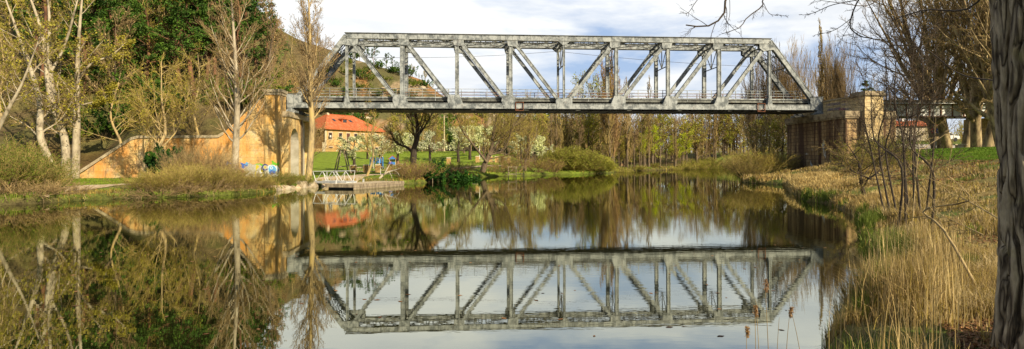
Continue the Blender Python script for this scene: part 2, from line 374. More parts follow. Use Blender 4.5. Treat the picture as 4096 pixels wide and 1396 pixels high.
def ribbon(name, pts, widths, mat, lift=.03, kindname='structure', n=80, sub=5):
    """a path laid on the ground along a smoothed line"""
    P = np.array(pts, float); tt = np.linspace(0, len(P)-1, n)
    def cr(a, u):
        i = np.clip(np.floor(u).astype(int), 0, len(a)-2); f = u - i
        p0 = a[np.maximum(i-1, 0)]; p1 = a[i]; p2 = a[i+1]; p3 = a[np.minimum(i+2, len(a)-1)]
        if a.ndim > 1: f = f[:, None]
        return .5*(2*p1 + (p2-p0)*f + (2*p0-5*p1+4*p2-p3)*f**2 + (3*p1-p0-3*p2+p3)*f**3)
    C = cr(P, tt); W = np.interp(tt, range(len(P)), widths); D = np.gradient(C, axis=0); D = nrm(D); N = np.stack([-D[:, 1], D[:, 0]], 1)
    rows = []
    for k in range(sub+1):
        o = (k/sub - .5); j = .25*(fbm(tt*3+k*0, tt*0+k*7.0, 3)-.5) if k in (0, sub) else 0
        p = C + N*((o*W + j)[:, None]); rows.append(np.stack([p[:, 0], p[:, 1], hz(p[:, 0], p[:, 1]) + lift], 1))
    V = np.stack(rows, 1); i = np.arange(n*(sub+1)).reshape(n, sub+1)
    Q = np.stack([i[:-1, :-1], i[1:, :-1], i[1:, 1:], i[:-1, 1:]], -1).reshape(-1, 4)
    return kind(link(name, make_mesh(name, V.reshape(-1, 3), [Q[:, ::-1]], [np.zeros(len(Q))], [mat], True)), kindname)
SAND = nmat('sandy_path', (.42, .30, .17), (.62, .49, .32), 3, .95, .4)
ROADM = nmat('pale_dusty_road', (.36, .31, .24), (.52, .46, .37), 2, .95, .3)
gp = lambda x, y, z=.65: G_(x, y, z)
pl = [gp(130, 765), gp(230, 757), gp(360, 748), gp(530, 740), gp(760, 738), gp(960, 734), gp(1100, 729), gp(1230, 724), gp(1300, 719), gp(1360, 712), gp(1450, 703), gp(1560, 697), gp(1700, 692), gp(1840, 687), gp(2040, 683.5)]
ribbon('footpath', pl, [1.5, 1.7, 1.9, 2.0, 2, 2, 2.0, 2.4, 3.5, 4.5, 3, 2.6, 2.4, 2.4, 2.4], SAND, .035, n=160)
ribbon('road', [(48, 112), (50, 100), (54, 92), (61, 86), (70, 83), (84, 81), (110, 80)], [7, 7, 9, 9, 7, 6, 6], ROADM, .05)
# ------------------------------------------------------------ the truss bridge
ZB, ZT = 8.14, 16.36; SP = 5.97; TW = 4.25
def ns(k): return 5.85 + (k-5)*SP
br = empty('truss_bridge', (O_B[0], O_B[1], 0), TH)
tag(br, 'long grey riveted steel truss railway bridge spanning the river between two masonry piers', 'bridge')
CH = .56; TCH = .62
def chan(mb, p0, p1, w, d, lace=False, mi=0):
    """built-up member: two side plates with raised edge angles"""
    p0 = np.array(p0, float); p1 = np.array(p1, float); dd = nrm(p1-p0); vv = np.cross(dd, (0, 1, 0)); vv = nrm(vv)
    mb.beam(p0, p1, d, w, mi, up=tuple(vv))
    for q in (-1, 1):
        o = vv*q*(w/2-.035)
        mb.beam(p0+o, p1+o, d+.09, .07, mi, up=tuple(vv))
EP = 24.3
for side, (t, mat) in enumerate(((0, STEEL), (TW, STEEL))):
    nm = ''
    m = MB(); m.bx(ns(0)-.15, ns(10)+.15, t-.2, t+.2, ZB+.06, ZB+CH); m.bx(ns(0)-.15, ns(10)+.15, t-.27, t+.27, ZB, ZB+.058); m.bx(ns(0)-.1, ns(10)+.1, t-.25, t+.25, ZB+CH+.002, ZB+CH+.05)
    for k in range(10):
        m.bx(ns(k)+2.6, ns(k)+3.4, t-.215, t+.215, ZB+.08, ZB+CH-.02)
    m.build('lower_chord', [mat], br)
    m = MB(); m.bx(ns(1)-.12, ns(9)+.12, t-.2, t+.2, ZT-TCH, ZT-.06); m.bx(ns(1)-.2, ns(9)+.2, t-.31, t+.31, ZT-.058, ZT, 1); m.bx(ns(1), ns(9), t-.27, t+.27, ZT-TCH-.055, ZT-TCH-.002, 1)
    for k in range(1, 9):
        m.bx(ns(k)+2.75, ns(k)+2.85, t-.22, t+.22, ZT-TCH+.01, ZT-.07)
    for k in range(2, 9):
        m.bx(ns(k)-.55, ns(k)+.55, t-.225, t+.225, ZT-TCH+.012, ZT-.072)
    m.build('top_chord', [mat, STEELD], br)
    # end posts
    for a, b_ in ((0, 1), (10, 9)):
        m = MB(); sg = 1 if b_ > a else -1
        chan(m, (ns(a)+sg*.1, t, ZB+.3), (ns(b_)-sg*.02, t, ZT-.36), .56, .4)
        m.build('end_post', [mat], br)
    wid = {1: .24, 2: .46, 3: .38, 4: .38, 5: .22, 6: .38, 7: .38, 8: .42, 9: .26}
    for k in range(1, 10):
        m = MB(); w = wid[k]
        m.bx(ns(k)-w/2, ns(k)+w/2, t-.13, t+.13, ZB+CH+.05, ZT-TCH-.06)
        for q in (-1, 1): m.bx(ns(k)+q*(w/2-.025)-.03, ns(k)+q*(w/2-.025)+.03, t-.19, t+.19, ZB+CH+.052, ZT-TCH-.062)
        if w > .35:
            z = ZB+1.6
            while z < ZT-1.4: m.bx(ns(k)-w/2+.02, ns(k)+w/2-.02, t-.145, t+.145, z, z+.06); z += .55
        m.build('vertical_post', [mat], br)
    for k in (1, 2, 3, 4):
        for a, b_, zz in ((k, k+1, 0), (10-k, 9-k, 0)):
            sg = 1 if b_ > a else -1
            m = MB(); chan(m, (ns(a)+sg*.32, t, ZT-.75), (ns(b_)-sg*.33, t, ZB+.62), .40 if k < 4 else .36, .26)
            m.build('diagonal', [mat], br)
    # gusset plates
    def gus(poly, dep=.235):
        m = MB(); m.prism(poly, t-dep, t-dep+.03, 1); m.prism(poly, t+dep-.03, t+dep, 1); return m.build('gusset_plate', [mat], br, fixn=True)
    for k in range(1, 10):
        s = ns(k); zb = ZB+.01; zt = ZT-.07
        if k in (1, 9): gus([(s-.14, zb+.1), (s+.14, zb+.1), (s+.3, ZB+.55), (s+.13, ZB+1.6), (s-.13, ZB+1.6), (s-.3, ZB+.55)], .24)
        else:
            sg = -1 if k <= 5 else 1
            poly = [(s+sg*-.65, zb+.02), (s+sg*-.65, ZB+.6), (s+sg*-.28, ZB+1.5), (s+sg*.35, ZB+1.5), (s+sg*.95, ZB+1.45), (s+sg*1.05, ZB+.85), (s+sg*.75, zb+.02)]
            if k == 5: poly = [(s-.85, zb+.02), (s-.95, ZB+.9), (s-.8, ZB+1.35), (s-.3, ZB+1.15), (s+.3, ZB+1.15), (s+.8, ZB+1.35), (s+.95, ZB+.9), (s+.85, zb+.02)]
            gus(poly, .245)
        sg = 1 if k < 5 else -1
        if k in (1, 9): poly = [(s-sg*.25, ZT-.65), (s+sg*1.25, ZT-.65), (s+sg*1.25, ZT-1.15), (s+sg*.75, ZT-1.5), (s-sg*.05, ZT-1.35), (s-sg*.55, ZT-1.3)]
        elif k == 5: poly = [(s-.7, ZT-.63), (s+.7, ZT-.63), (s+.2, ZT-1.05), (s-.2, ZT-1.05)]
        else: poly = [(s-sg*.45, ZT-.63), (s+sg*.75, ZT-.63), (s+sg*.78, ZT-1.15), (s+sg*.6, ZT-1.35), (s-sg*.3, ZT-1.25)]
        gus(poly, .25)
    # end plates over the bearings
    for k, sg in ((0, 1), (10, -1)):
        s = ns(k); gus([(s-sg*.35, ZB+.03), (s+sg*1.15, ZB+.03), (s+sg*1.15, ZB+1.35), (s-sg*.35, ZB+1.5)], .26)
        m = MB(); m.bx(s-.38*sg if sg > 0 else s-1.2, s+1.2 if sg > 0 else s+.38, t-.3, t+.3, ZB+1.5, ZB+1.56, 1)
        m.bx(s-sg*.35-.02, s-sg*.35+.02, t-.23, t+.23, ZB+.05, ZB+1.5); m.build('end_plate', [mat, STEELD], br)
        zc = 7.58
        m = MB(); m.box((s, t, zc+.12), (1.5, 1.0, .22), 0); m.prism([(s-.6, zc+.232), (s+.6, zc+.232), (s+.18, ZB-.07), (s-.18, ZB-.07)], t-.32, t+.32, 1)
        m.box((s, t, ZB-.035), (.7, .6, .06)); m.build('bearing', [mat], br, fixn=True)
# floor beams, stringers, timbers, rails
for k in range(0, 11):
    m = MB(); s = ns(k) + (.6 if k == 0 else (-.6 if k == 10 else 0)); m.bx(s-.015, s+.015, .27, TW-.27, ZB-.02, ZB+.95); m.bx(s-.15, s+.15, .27, TW-.27, ZB-.05, ZB-.022); m.bx(s-.15, s+.15, .27, TW-.27, ZB+.952, ZB+.98)
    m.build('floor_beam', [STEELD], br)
for t in (1.25, TW-1.25):
    m = MB(); m.bx(ns(0)-.4, ns(10)+.4, t-.14, t+.14, ZB+.985, ZB+1.02); m.bx(ns(0)-.4, ns(10)+.4, t-.02, t+.02, ZB+.4, ZB+.983); m.bx(ns(0)-.4, ns(10)+.4, t-.13, t+.13, ZB+.36, ZB+.398); m.build('stringer', [DECKM], br)
m = MB()
for k in range(10):
    for a, b_ in (((ns(k)+.3, .3), (ns(k+1)-.3, TW-.3)), ((ns(k)+.3, TW-.3), (ns(k+1)-.3, .3))):
        z = ZB-.02 if a[1] < 1 else ZB-.085
        m.beam((*a, z), (*b_, z), .12, .06)
m.build('lower_bracing', [STEELD], br)
m = MB(); m.bx(ns(0)+.5, ns(10)-.5, .26, TW-.26, ZB-.16, ZB-.12); [m.bx(ns(0)+.8+i*1.19, ns(0)+.9+i*1.19, .27, TW-.27, ZB-.22, ZB-.162) for i in range(49)]
m.build('added_floor_plate', [DECKM], br)  # dark sheet added below the floor to give its shaded underside band
tie = None
for i in range(98):
    s = ns(0) + .5 + i*(SP*10-1)/97
    if tie is None:
        m = MB(); m.box((0, TW/2-.05, ZB+1.10), (.24, 2.9, .15)); tie = m.build('sleeper', [TIEM], br); tie.location = (s, 0, 0)
    else: c = tie.copy(); COL.objects.link(c); c.location = (s, 0, 0)
for t in (TW/2-.83, TW/2+.83):
    m = MB(); m.bx(ns(0)-.4, ns(10)+.4, t-.035, t+.035, ZB+1.18, ZB+1.32); m.build('rail', [RUST], br)
# side walkways: dark kerb girder, light angle, handrail
for t, sg in ((.36, 1), (TW-.36, -1)):
    m = MB(); m.bx(ns(0)+.6, ns(10)-.6, t, t+sg*.05, ZB+.86, ZB+1.12); m.bx(ns(0)+.6, ns(10)-.6, t, t+sg*.62, ZB+1.122, ZB+1.16); m.build('walkway_edge', [STEELD], br)
    for k in range(0, 10):
        pass
    m = MB(); m.bx(ns(0)+.5, ns(10)-.5, t-.11, t-.01, ZB+1.18, ZB+1.32); m.build('service_pipe', [STEEL], br)
    m = MB()
    for z in (ZB+1.62, ZB+2.22): m.bx(ns(0)+.5, ns(10)-.5, t-.025, t+.025, z-.025, z+.025)
    m.bx(ns(0)+.5, ns(10)-.5, t-.03, t+.03, ZB+1.88, ZB+1.93)
    for k in range(0, 41):
        s = ns(0)+1.2 + k*(SP*10-2.4)/40
        if k % 2 == 0: m.bx(s-.03, s+.03, t-.035, t+.035, ZB+.9, ZB+2.25)
        elif sg > 0: m.bx(s-.02, s+.02, t-.02, t+.02, ZB+1.3, ZB+2.2)
    m.build('handrail', [RUST if sg < 0 else STEEL], br)
# cross ties seen as light slits between the lower chord and the kerb
m = MB()
# bracing between the top chords
for k in range(1, 10):
    s = ns(k); m = MB()
    for z in (ZT-.12, ZT-.72): m.bx(s-.12, s+.12, .22, TW-.22, z-.04, z+.04)
    n = 7
    for i in range(n):
        a = .25 + (TW-.5)*i/n; b2 = .25 + (TW-.5)*(i+1)/n
        z0, z1 = (ZT-.16, ZT-.68) if i % 2 else (ZT-.68, ZT-.16); m.beam((s, a, z0), (s, b2, z1), .06, .05)
    if k not in (1, 9):      # knee frame hanging below
        m.beam((s, .16, ZT-3.25), (s, TW-.16, ZT-3.25), .09, .09); m.beam((s, TW/2, ZT-.75), (s, TW/2, ZT-3.22), .08, .08)
        m.beam((s, .2, ZT-.8), (s, TW/2-.05, ZT-3.2), .07, .07); m.beam((s, TW-.2, ZT-.8), (s, TW/2+.05, ZT-3.2), .07, .07)
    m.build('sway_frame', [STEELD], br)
for k in range(1, 9):        # laced diagonals in the plane of the top chords
    m = MB(); s0 = ns(k)+.2; s1 = ns(k+1)-.2
    for (a, b2) in (((s0, .3), (s1, TW-.3)), ((s0, TW-.3), (s1, .3))):
        a = np.array(a); b2 = np.array(b2)
        for z in (ZT-.14, ZT-.62): m.beam((*a, z), (*b2, z), .1, .06)
        nn = 12
        for i in range(nn):
            p = a+(b2-a)*i/nn; q = a+(b2-a)*(i+1)/nn; z0, z1 = (ZT-.17, ZT-.59) if i % 2 else (ZT-.59, ZT-.17)
            m.beam((*p, z0), (*q, z1), .045, .045)
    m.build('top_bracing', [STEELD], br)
for a, b_ in ((0, 1), (10, 9)):      # portal lattice between the end posts
    m = MB(); A = np.array([ns(a), 0, ZB+.3]); B = np.array([ns(b_), 0, ZT-.4])
    P = lambda f, t: A + (B-A)*f + np.array([0, t, 0])
    for f in (.62, .80, .97): m.beam(P(f, .2), P(f, TW-.2), .1, .1)
    for f0, f1 in ((.62, .80), (.80, .97)):
        for i in range(4):
            t0 = .2+(TW-.4)*i/4; t1 = .2+(TW-.4)*(i+1)/4; m.beam(P(f0, t0), P(f1, t1), .07, .07); m.beam(P(f1, t0), P(f0, t1), .05, .05)
    m.beam(P(.45, .2), P(.62, TW*.38), .1, .1); m.beam(P(.45, TW-.2), P(.62, TW*.62), .1, .1)
    m.build('portal_frame', [STEELD], br)
for s in (ns(4)+.95, ns(9)-1.1):      # rusty brackets hanging on the near lower chord
    m = MB()
    for q in (-.42, .42): m.box((s+q, -.33, ZB+.26), (.07, .08, 1.0))
    m.box((s, -.33, ZB-.2), (.8, .08, .06)); m.beam((s-.4, -.33, ZB+.72), (s+.4, -.33, ZB+.72), .05, .05); m.beam((s-.4, -.37, ZB-.15), (s+.3, -.37, ZB+.1), .04, .05)
    m.build('hanging_bracket', [RUST], br)

# ------------------------------------------------------------ left abutment
def arch_wall(mb, plane, a0, a1, z0, z1, c, hw, zs, axis, depth_to, mi=0, mi2=0):
    """wall face on 'plane' with an arched opening centred at c, half width hw, springing at zs; the reveal runs to depth_to"""
    n = 14; arc = [(c + hw*cos(pi*i/n), zs + hw*sin(pi*i/n)*1.0) for i in range(n+1)]
    P = lambda u, z, d=plane: (d, u, z) if axis == 0 else (u, d, z)
    mb.add([P(a0, z0), P(c-hw, z0), P(c-hw, z1), P(a0, z1)], [[[0, 1, 2, 3]]], mi)
    mb.add([P(c+hw, z0), P(a1, z0), P(a1, z1), P(c+hw, z1)], [[[0, 1, 2, 3]]], mi)
    for i in range(n):
        (u0, w0), (u1, w1) = arc[i], arc[i+1]
        mb.add([P(u0, w0), P(u0, z1), P(u1, z1), P(u1, w1)], [[[0, 1, 2, 3]]], mi)
    ed = [(c+hw, z0)] + arc + [(c-hw, z0)]
    for (u0, w0), (u1, w1) in zip(ed, ed[1:]):
        mb.add([P(u0, w0), P(u1, w1), P(u1, w1, depth_to), P(u0, w0, depth_to)], [[[0, 1, 2, 3]]], mi2)
    mb.add([P(c-hw, z0, depth_to), P(c+hw, z0, depth_to), P(c+hw, zs+hw, depth_to), P(c-hw, zs+hw, depth_to)], [[[0, 1, 2, 3]]], mi2)
ab = empty('bridge_abutment', (O_B[0], O_B[1], 0), TH)
tag(ab, 'tall ochre masonry abutment with arched niche and capped pillar under the left bridge end', 'abutment')
S0 = -23.55
CONC = nmat('bare_concrete', (.34, .30, .22), (.50, .46, .38), 1.2, .9, .3)
m = MB(); z0, z1 = .2, 7.0
m.add([(-25.9, -2.5, z0), (S0, -2.5, z0), (S0, -2.5, z1), (-25.9, -2.5, z1)], [[[0, 1, 2, 3]]])
m.add([(-25.9, 6.2, z0), (S0, 6.2, z0), (S0, 6.2, z1), (-25.9, 6.2, z1)], [[[0, 1, 2, 3]]])
arch_wall(m, S0, -2.5, 2.6, z0, z1, -.15, 1.55, 4.35, 0, S0-1.9, 0, 1)
m.add([(S0, 2.6, z0), (S0, 2.6, z1), (S0-.6, 2.6, z1), (S0-.6, 2.6, z0), (S0-.6, 6.2, z0), (S0-.6, 6.2, z1)], [[[0, 1, 2, 3], [3, 2, 5, 4]]], 1)
m.build('pier_block', [MAS_L, CONC], ab)
m = MB(); m.bx(S0-.02, S0+.13, 2.15, 2.6, .2, 7.0); m.build('drain_rib', [nmat('dark_masonry', (.05, .035, .02), (.16, .11, .06), 2)], ab)  # narrow strip of darker masonry right of the arch
m = MB(); m.bx(-25.9, S0+.14, -2.64, 6.34, 7.0, 7.18); m.bx(-25.9, S0+.06, -2.56, 6.26, 7.182, 7.56); m.build('bearing_shelf', [CAPL], ab)
m = MB(); m.bx(-25.75, -24.15, -3.15, -1.3, .2, 9.42); m.bx(-25.6, -24.3, -3.22, -3.152, .2, 9.1); m.build('pillar', [MAS_L], ab)
m = MB(); m.bx(-25.82, -24.08, -3.24, -1.22, 9.2, 9.42+.06); m.bx(-25.92, -23.98, -3.34, -1.12, 9.482, 9.78); m.build('pillar_cap', [CAPL], ab)
m = MB(); m.bx(-26.3, -24.5, -1.2, 6.2, 7.0, 9.0); m.build('ballast_wall', [MAS_L], ab)
# retaining wall (its own thing)
rw = empty('retaining_wall', (O_B[0], O_B[1], 0), TH)
tag(rw, 'orange stained retaining wall with sloping stone coping and small barred window, left of the abutment', 'retaining wall')
prof = [(-44.2, .15), (-44.2, .85), (-38.9, 4.55), (-38.2, 4.72), (-30.4, 4.78), (-27.2, 7.8), (-26.4, 8.7), (-25.77, 8.9), (-25.77, .15)]
m = MB()
AC, AH, AZ = -35.9, 1.35, 1.35      # blind arch
WC = (-36.25, -35.65, 2.95, 3.6)
P = prof
pts = [(-44.2, .85), (-38.9, 4.55), (-38.2, 4.72), (-30.4, 4.78), (-27.2, 7.8), (-26.4, 8.7), (-25.77, 8.9)]
def top(s): return float(np.interp(s, [p[0] for p in pts], [p[1] for p in pts]))
cuts = sorted(set([p[0] for p in pts] + [AC-AH, AC+AH] + list(np.linspace(-44.2, -25.77, 30)))); cuts = [c for c in cuts if not (AC-AH+1e-6 < c < AC+AH-1e-6)]
for a, b2 in zip(cuts, cuts[1:]):
    if abs(a-(AC-AH)) < 1e-6: continue
    m.add([(a, -3, .1), (b2, -3, .1), (b2, -3, top(b2)), (a, -3, top(a))], [[[0, 1, 2, 3]]])
n = 12; arc = [(AC - AH*cos(pi*i/n), AZ + AH*.8*sin(pi*i/n)) for i in range(n+1)]
for (u0, w0), (u1, w1) in zip(arc, arc[1:]):
    if u1 <= WC[0]+1e-3 or u0 >= WC[1]-1e-3: m.add([(u0, -3, w0), (u1, -3, w1), (u1, -3, top(u1)), (u0, -3, top(u0))], [[[0, 1, 2, 3]]])
    else:
        m.add([(u0, -3, w0), (u1, -3, w1), (u1, -3, WC[2]), (u0, -3, WC[2])], [[[0, 1, 2, 3]]]); m.add([(u0, -3, WC[3]), (u1, -3, WC[3]), (u1, -3, top(u1)), (u0, -3, top(u0))], [[[0, 1, 2, 3]]])
# fill beside the window inside the arch columns
us = [u for u, _ in arc]; a_ = max([u for u in us if u <= WC[0]]); b_ = min([u for u in us if u >= WC[1]])
m.add([(a_, -3.0, WC[2]), (WC[0], -3.0, WC[2]), (WC[0], -3.0, WC[3]), (a_, -3.0, WC[3])], [[[0, 1, 2, 3]]])
m.add([(WC[1], -3.0, WC[2]), (b_, -3.0, WC[2]), (b_, -3.0, WC[3]), (WC[1], -3.0, WC[3])], [[[0, 1, 2, 3]]])
ed = [(AC-AH, .1)] + arc + [(AC+AH, .1)]
for (u0, w0), (u1, w1) in zip(ed, ed[1:]): m.add([(u0, -3, w0), (u1, -3, w1), (u1, -2.55, w1), (u0, -2.55, w0)], [[[0, 1, 2, 3]]])
m.add([(AC-AH, -2.55, .1), (AC+AH, -2.55, .1), (AC+AH, -2.55, AZ+AH), (AC-AH, -2.55, AZ+AH)], [[[0, 1, 2, 3]]])
m.add([(WC[0], -2.8, WC[2]), (WC[1], -2.8, WC[2]), (WC[1], -2.8, WC[3]), (WC[0], -2.8, WC[3])], [[[0, 1, 2, 3]]])
for u0, w0, u1, w1 in ((WC[0], WC[2], WC[1], WC[2]), (WC[1], WC[2], WC[1], WC[3]), (WC[1], WC[3], WC[0], WC[3]), (WC[0], WC[3], WC[0], WC[2])):
    m.add([(u0, -3, w0), (u1, -3, w1), (u1, -2.8, w1), (u0, -2.8, w0)], [[[0, 1, 2, 3]]])
m.build('wall', [MAS_W], rw)
m = MB(); m.add([(-44.2, -3, .1), (-44.2, -3, .85), (-44.2, -2.3, .85), (-44.2, -2.3, .1)], [[[0, 1, 2, 3]]])
cp = [(-44.35, .85)] + pts[1:4] + [(-29.9, 5.1)]
for (a, za), (b2, zb) in zip(cp, cp[1:]): m.beam((a, -2.72, za+.14), (b2, -2.72, zb+.14), .78, .27)
m.build('coping', [CAPL], rw)
m = MB(); m.bx(WC[0]+.03, WC[1]-.03, -2.84, -2.81, WC[2]+.03, WC[3]-.03)
w = m.build('window', [nmat('white_pane', (.6, .62, .6), (.75, .76, .74), 3)], rw)
m = MB()
for q in range(4): x = WC[0]+.05+q*(WC[1]-WC[0]-.1)/3; m.bx(x-.012, x+.012, -2.93, -2.905, WC[2], WC[3])
for z in (WC[2]+.2, WC[3]-.2): m.bx(WC[0], WC[1], -2.935, -2.932, z-.012, z+.012)
m.build('window_bars', [RUST], w)
m = MB()
moss = nmat('bright_green_moss', (.05, .16, .01), (.12, .30, .02), 8)
m.prism([(AC-.9, .5), (AC+.9, .5), (AC+.9, 1.6), (AC+.35, 2.25), (AC-.35, 2.3), (AC-.85, 1.7)], -2.62, -2.56, 1); m.build('moss_patch', [moss], rw)
# painted lettering band on the wall (loose abstract shapes)
def paint(name, c): return nmat(name, [q*.8 for q in c], c, 6, .7, 0)
PS, PBl, PG, PY, PDk, PLb, PW, PPk = paint('silver_spray', (.50, .46, .38)), paint('blue_spray', (.03, .14, .58)), paint('green_spray', (.16, .48, .02)), paint('yellow_spray', (.62, .50, .03)), paint('dark_blue_spray', (.03, .05, .25)), paint('light_blue_spray', (.12, .42, .78)), paint('white_spray', (.75, .77, .78)), paint('purple_brown_spray', (.22, .08, .08))
def blob(mb, s, z, r, rz, d, mi, seed=0, n=22, sq=.16):
    V = [(s, d, z)]
    for i in range(n):
        a = 2*pi*i/n; k = 1 + sq*sin(3*a+seed) + sq*.6*sin(5*a+2*seed); V.append((s + r*k*cos(a), d, z + rz*k*sin(a)))
    mb.add(V, [[[0, 1+i, 1+(i+1) % n] for i in range(n)]], mi)
def ring(mb, s, z, r0, r1, d, mi, a0=0, a1=2*pi, n=20, e=1.0):
    V = []
    for i in range(n+1):
        a = a0 + (a1-a0)*i/n; V += [(s+r0*cos(a), d, z+r0*e*sin(a)), (s+r1*cos(a), d, z+r1*e*sin(a))]
    mb.add(V, [[[2*i, 2*i+1, 2*i+3, 2*i+2] for i in range(n)]], mi)
m = MB(); m2 = MB(); D = -3.006
def sel(x): return (m2, -3.236) if x > 1052 else (m, D)
GS = lambda x: (x-2048)/F*61.3/cos(TH)   # place along the wall
def gs(x):
    k = (x-CX)/F; return (k*(O_B[1]-3*cos(TH)) - 3*sin(TH)*1 + 0)/(cos(TH) - k*sin(TH))
gz = lambda x, y: Z_(x, y, L2W(gs(x), -3)[1])
def B(x, y, rx, ry, d, mi, seed=0, sq=.14): q, D_ = sel(x); blob(q, gs(x), gz(x, y), rx/F*62, ry/F*62, D_-d, mi, seed, sq=sq)
def K(x, y, r0, r1, d, mi, a0=0, a1=2*pi, e=1.): q, D_ = sel(x); ring(q, gs(x), gz(x, y), r0/F*62, r1/F*62, D_-d, mi, a0, a1, e=e)
B(1047, 662, 8, 8, 0, 2, 1, .4); B(1098, 655, 10, 9, 0, 2, 2, .4); B(1115, 656, 4, 8, .0, 2, 3); B(1028, 660, 9, 6, 0, 2, 5); B(950, 656, 6, 8, 0, 3, 5)
B(1030, 686, 26, 30, .002, 0, 1, .1); B(1086, 688, 27, 30, .002, 0, 1, .1); B(1035, 690, 16, 26, .004, 3, 2, .2); B(1038, 690, 13, 23, .006, 0, 4); B(1000, 680, 24, 28, .003, 0, 2, .15); B(880, 670, 12, 14, .002, 0, 3); B(905, 680, 14, 14, .003, 7, 4, .3)
B(965, 690, 14, 14, .004, 7, 1, .3); B(975, 662, 11, 10, .008, 1, 1, .35); B(987, 655, 6, 6, .009, 5, 3); B(914, 653, 9, 7, .008, 1, 2, .3); B(928, 663, 5, 8, .008, 5, 2)
K(1064, 669, 9, 13, .008, 4, .6, 5.7); K(1064, 669, 3.5, 8, .006, 0); B(1064, 669, 3.5, 5, .007, 3, 2); B(1092, 680, 19, 22, .007, 6, 1, .06); B(1092, 680, 15.5, 18.5, .009, 5, 1, .05); B(1092, 690, 13, 9.5, .011, 1, 2, .08); B(1092, 694, 8, 4, .012, 4, 2, .1)
K(1089, 671, 3.5, 6, .012, 6); B(1048, 683, 5, 5, .01, 3, 2); K(1048, 683, 6, 9, .009, 6, 0, 4.5); B(1112, 686, 9, 22, .005, 6, 2, .1); K(1115, 686, 1, 2.6, .012, 4, 0, 2*pi, 4.5)
m.build('graffiti', [PS, PBl, PG, PY, PDk, PLb, PW, PPk], rw); m2.build('graffiti', [PS, PBl, PG, PY, PDk, PLb, PW, PPk], ab)

# ------------------------------------------------------------ right abutment
ra = empty('bridge_abutment', (O_B[0], O_B[1], 0), TH)
tag(ra, 'dark stained stone abutment with pale capped tower and scribbled parapet under right bridge end', 'abutment')
R0 = 35.0
m = MB(); m.bx(R0, R0+5.6, -6.0, 5.6, .2, 6.78); m.build('pier_block', [MAS_R], ra)
m = MB(); m.bx(R0-.12, R0+5.6, -6.14, 5.74, 6.78, 6.94); m.bx(R0-.2, R0+5.6, -6.22, 5.82, 6.942, 7.55); m.build('bearing_shelf', [CAPM], ra)
m = MB(); m.bx(R0+1.7, R0+3.75, -6.6, -4.4, .5, 9.05); m.build('tower', [MAS_T], ra)
m = MB(); m.bx(R0+1.62, R0+3.83, -6.68, -4.32, 9.05, 9.16); m.bx(R0+1.5, R0+3.95, -6.8, -4.2, 9.162, 9.34); m.bx(R0+1.66, R0+3.79, -6.64, -4.36, 9.342, 9.62) ; m.build('tower_cap', [CAPM], ra)
m = MB(); m.add([(R0+1.75, -4.4, 7.0), (R0+.95, -.45, 7.0), (R0+.95, -.45, 9.0), (R0+1.75, -4.4, 9.15), (R0+2.25, -4.4, 7), (R0+1.5, -.45, 7), (R0+1.5, -.45, 9), (R0+2.25, -4.4, 9.15)], [[[0, 1, 2, 3], [4, 7, 6, 5], [1, 5, 6, 2], [3, 2, 6, 7]]])
m.build('parapet', [MAS_T], ra)
m = MB(); m.beam((R0+1.98, -4.38, 9.24), (R0+1.2, -.35, 9.09), .75, .17); m.build('parapet_coping', [CAPM], ra)
m = MB(); m.bx(R0+1.75, R0+2.25, -.45, 5.6, 7.55, 8.7); m.build('ballast_wall', [MAS_T], ra)
LIMEM = nmat('white_lime', (.35, .33, .28), (.65, .64, .6), 9)
m = MB(); m.bx(R0-.016, R0-.002, -1.42, -1.22, 1.2, 6.7); m.build('rust_drip', [nmat('rust_streak', (.035, .012, .006), (.09, .03, .012), 3)], ra)
for (t, z, w, h, sd_) in ((-2.0, 3.9, .32, .9, 1), (-2.3, 3.0, .25, .5, 2), (1.3, 3.1, .35, .12, 4), (.2, 3.6, .15, .1, 3), (.4, 1.7, .3, .7, 5), (-4.9, 1.6, .2, .7, 2)):
    m = MB(); n = 16; V = [(R0-.008, t, z)]
    for i in range(n):
        a = 2*pi*i/n; k = .7+.3*sin(3*a+sd_)+.2*sin(7*a+sd_); V.append((R0-.008, t+w*k*cos(a), z+h*k*sin(a)))
    m.add(V, [[[0, 1+i, 1+(i+1) % n] for i in range(n)]]); m.build('lime_deposit', [LIMEM], ra)
def text_mesh(lines, size, mat):
    cu = bpy.data.curves.new('lettering', 'FONT'); cu.body = '\n'.join(lines); cu.size = size; cu.space_line = .95; cu.align_x = 'LEFT'
    o = bpy.data.objects.new('tmp', cu); COL.objects.link(o); bpy.context.view_layer.update()
    me = bpy.data.meshes.new_from_object(o.evaluated_get(bpy.context.evaluated_depsgraph_get())); bpy.data.objects.remove(o)
    me.materials.clear(); me.materials.append(mat); return me
ang = math.atan2(-3.95, .8)
for body, f, z, sz, mat in ((['CARLOS BARGER'], .13, 8.55, .34, PDk), (['LARINE NEARFF'], .15, 7.98, .38, PDk), (['SARA'], .66, 8.72, .34, PPk), (['ESTER 17'], .66, 8.4, .28, PDk), (['ANDU'], .56, 7.86, .42, paint('pink_spray', (.42, .05, .12))), (['ENTROEST'], .70, 7.9, .26, PDk), (['+ A A'], .68, 7.45, .3, paint('red_spray', (.4, .03, .03)))):
    me = text_mesh(body, sz, mat)
    o = link('graffiti', me, ra); o.rotation_euler = (pi/2, 0, ang)
    d = np.array([.8, -3.95]); d2 = d/np.linalg.norm(d); o.location = (R0+.95+d[0]*f - .02*abs(d2[1]), -.45+d[1]*f - .004, z); o.scale = (.72, 1, 1)

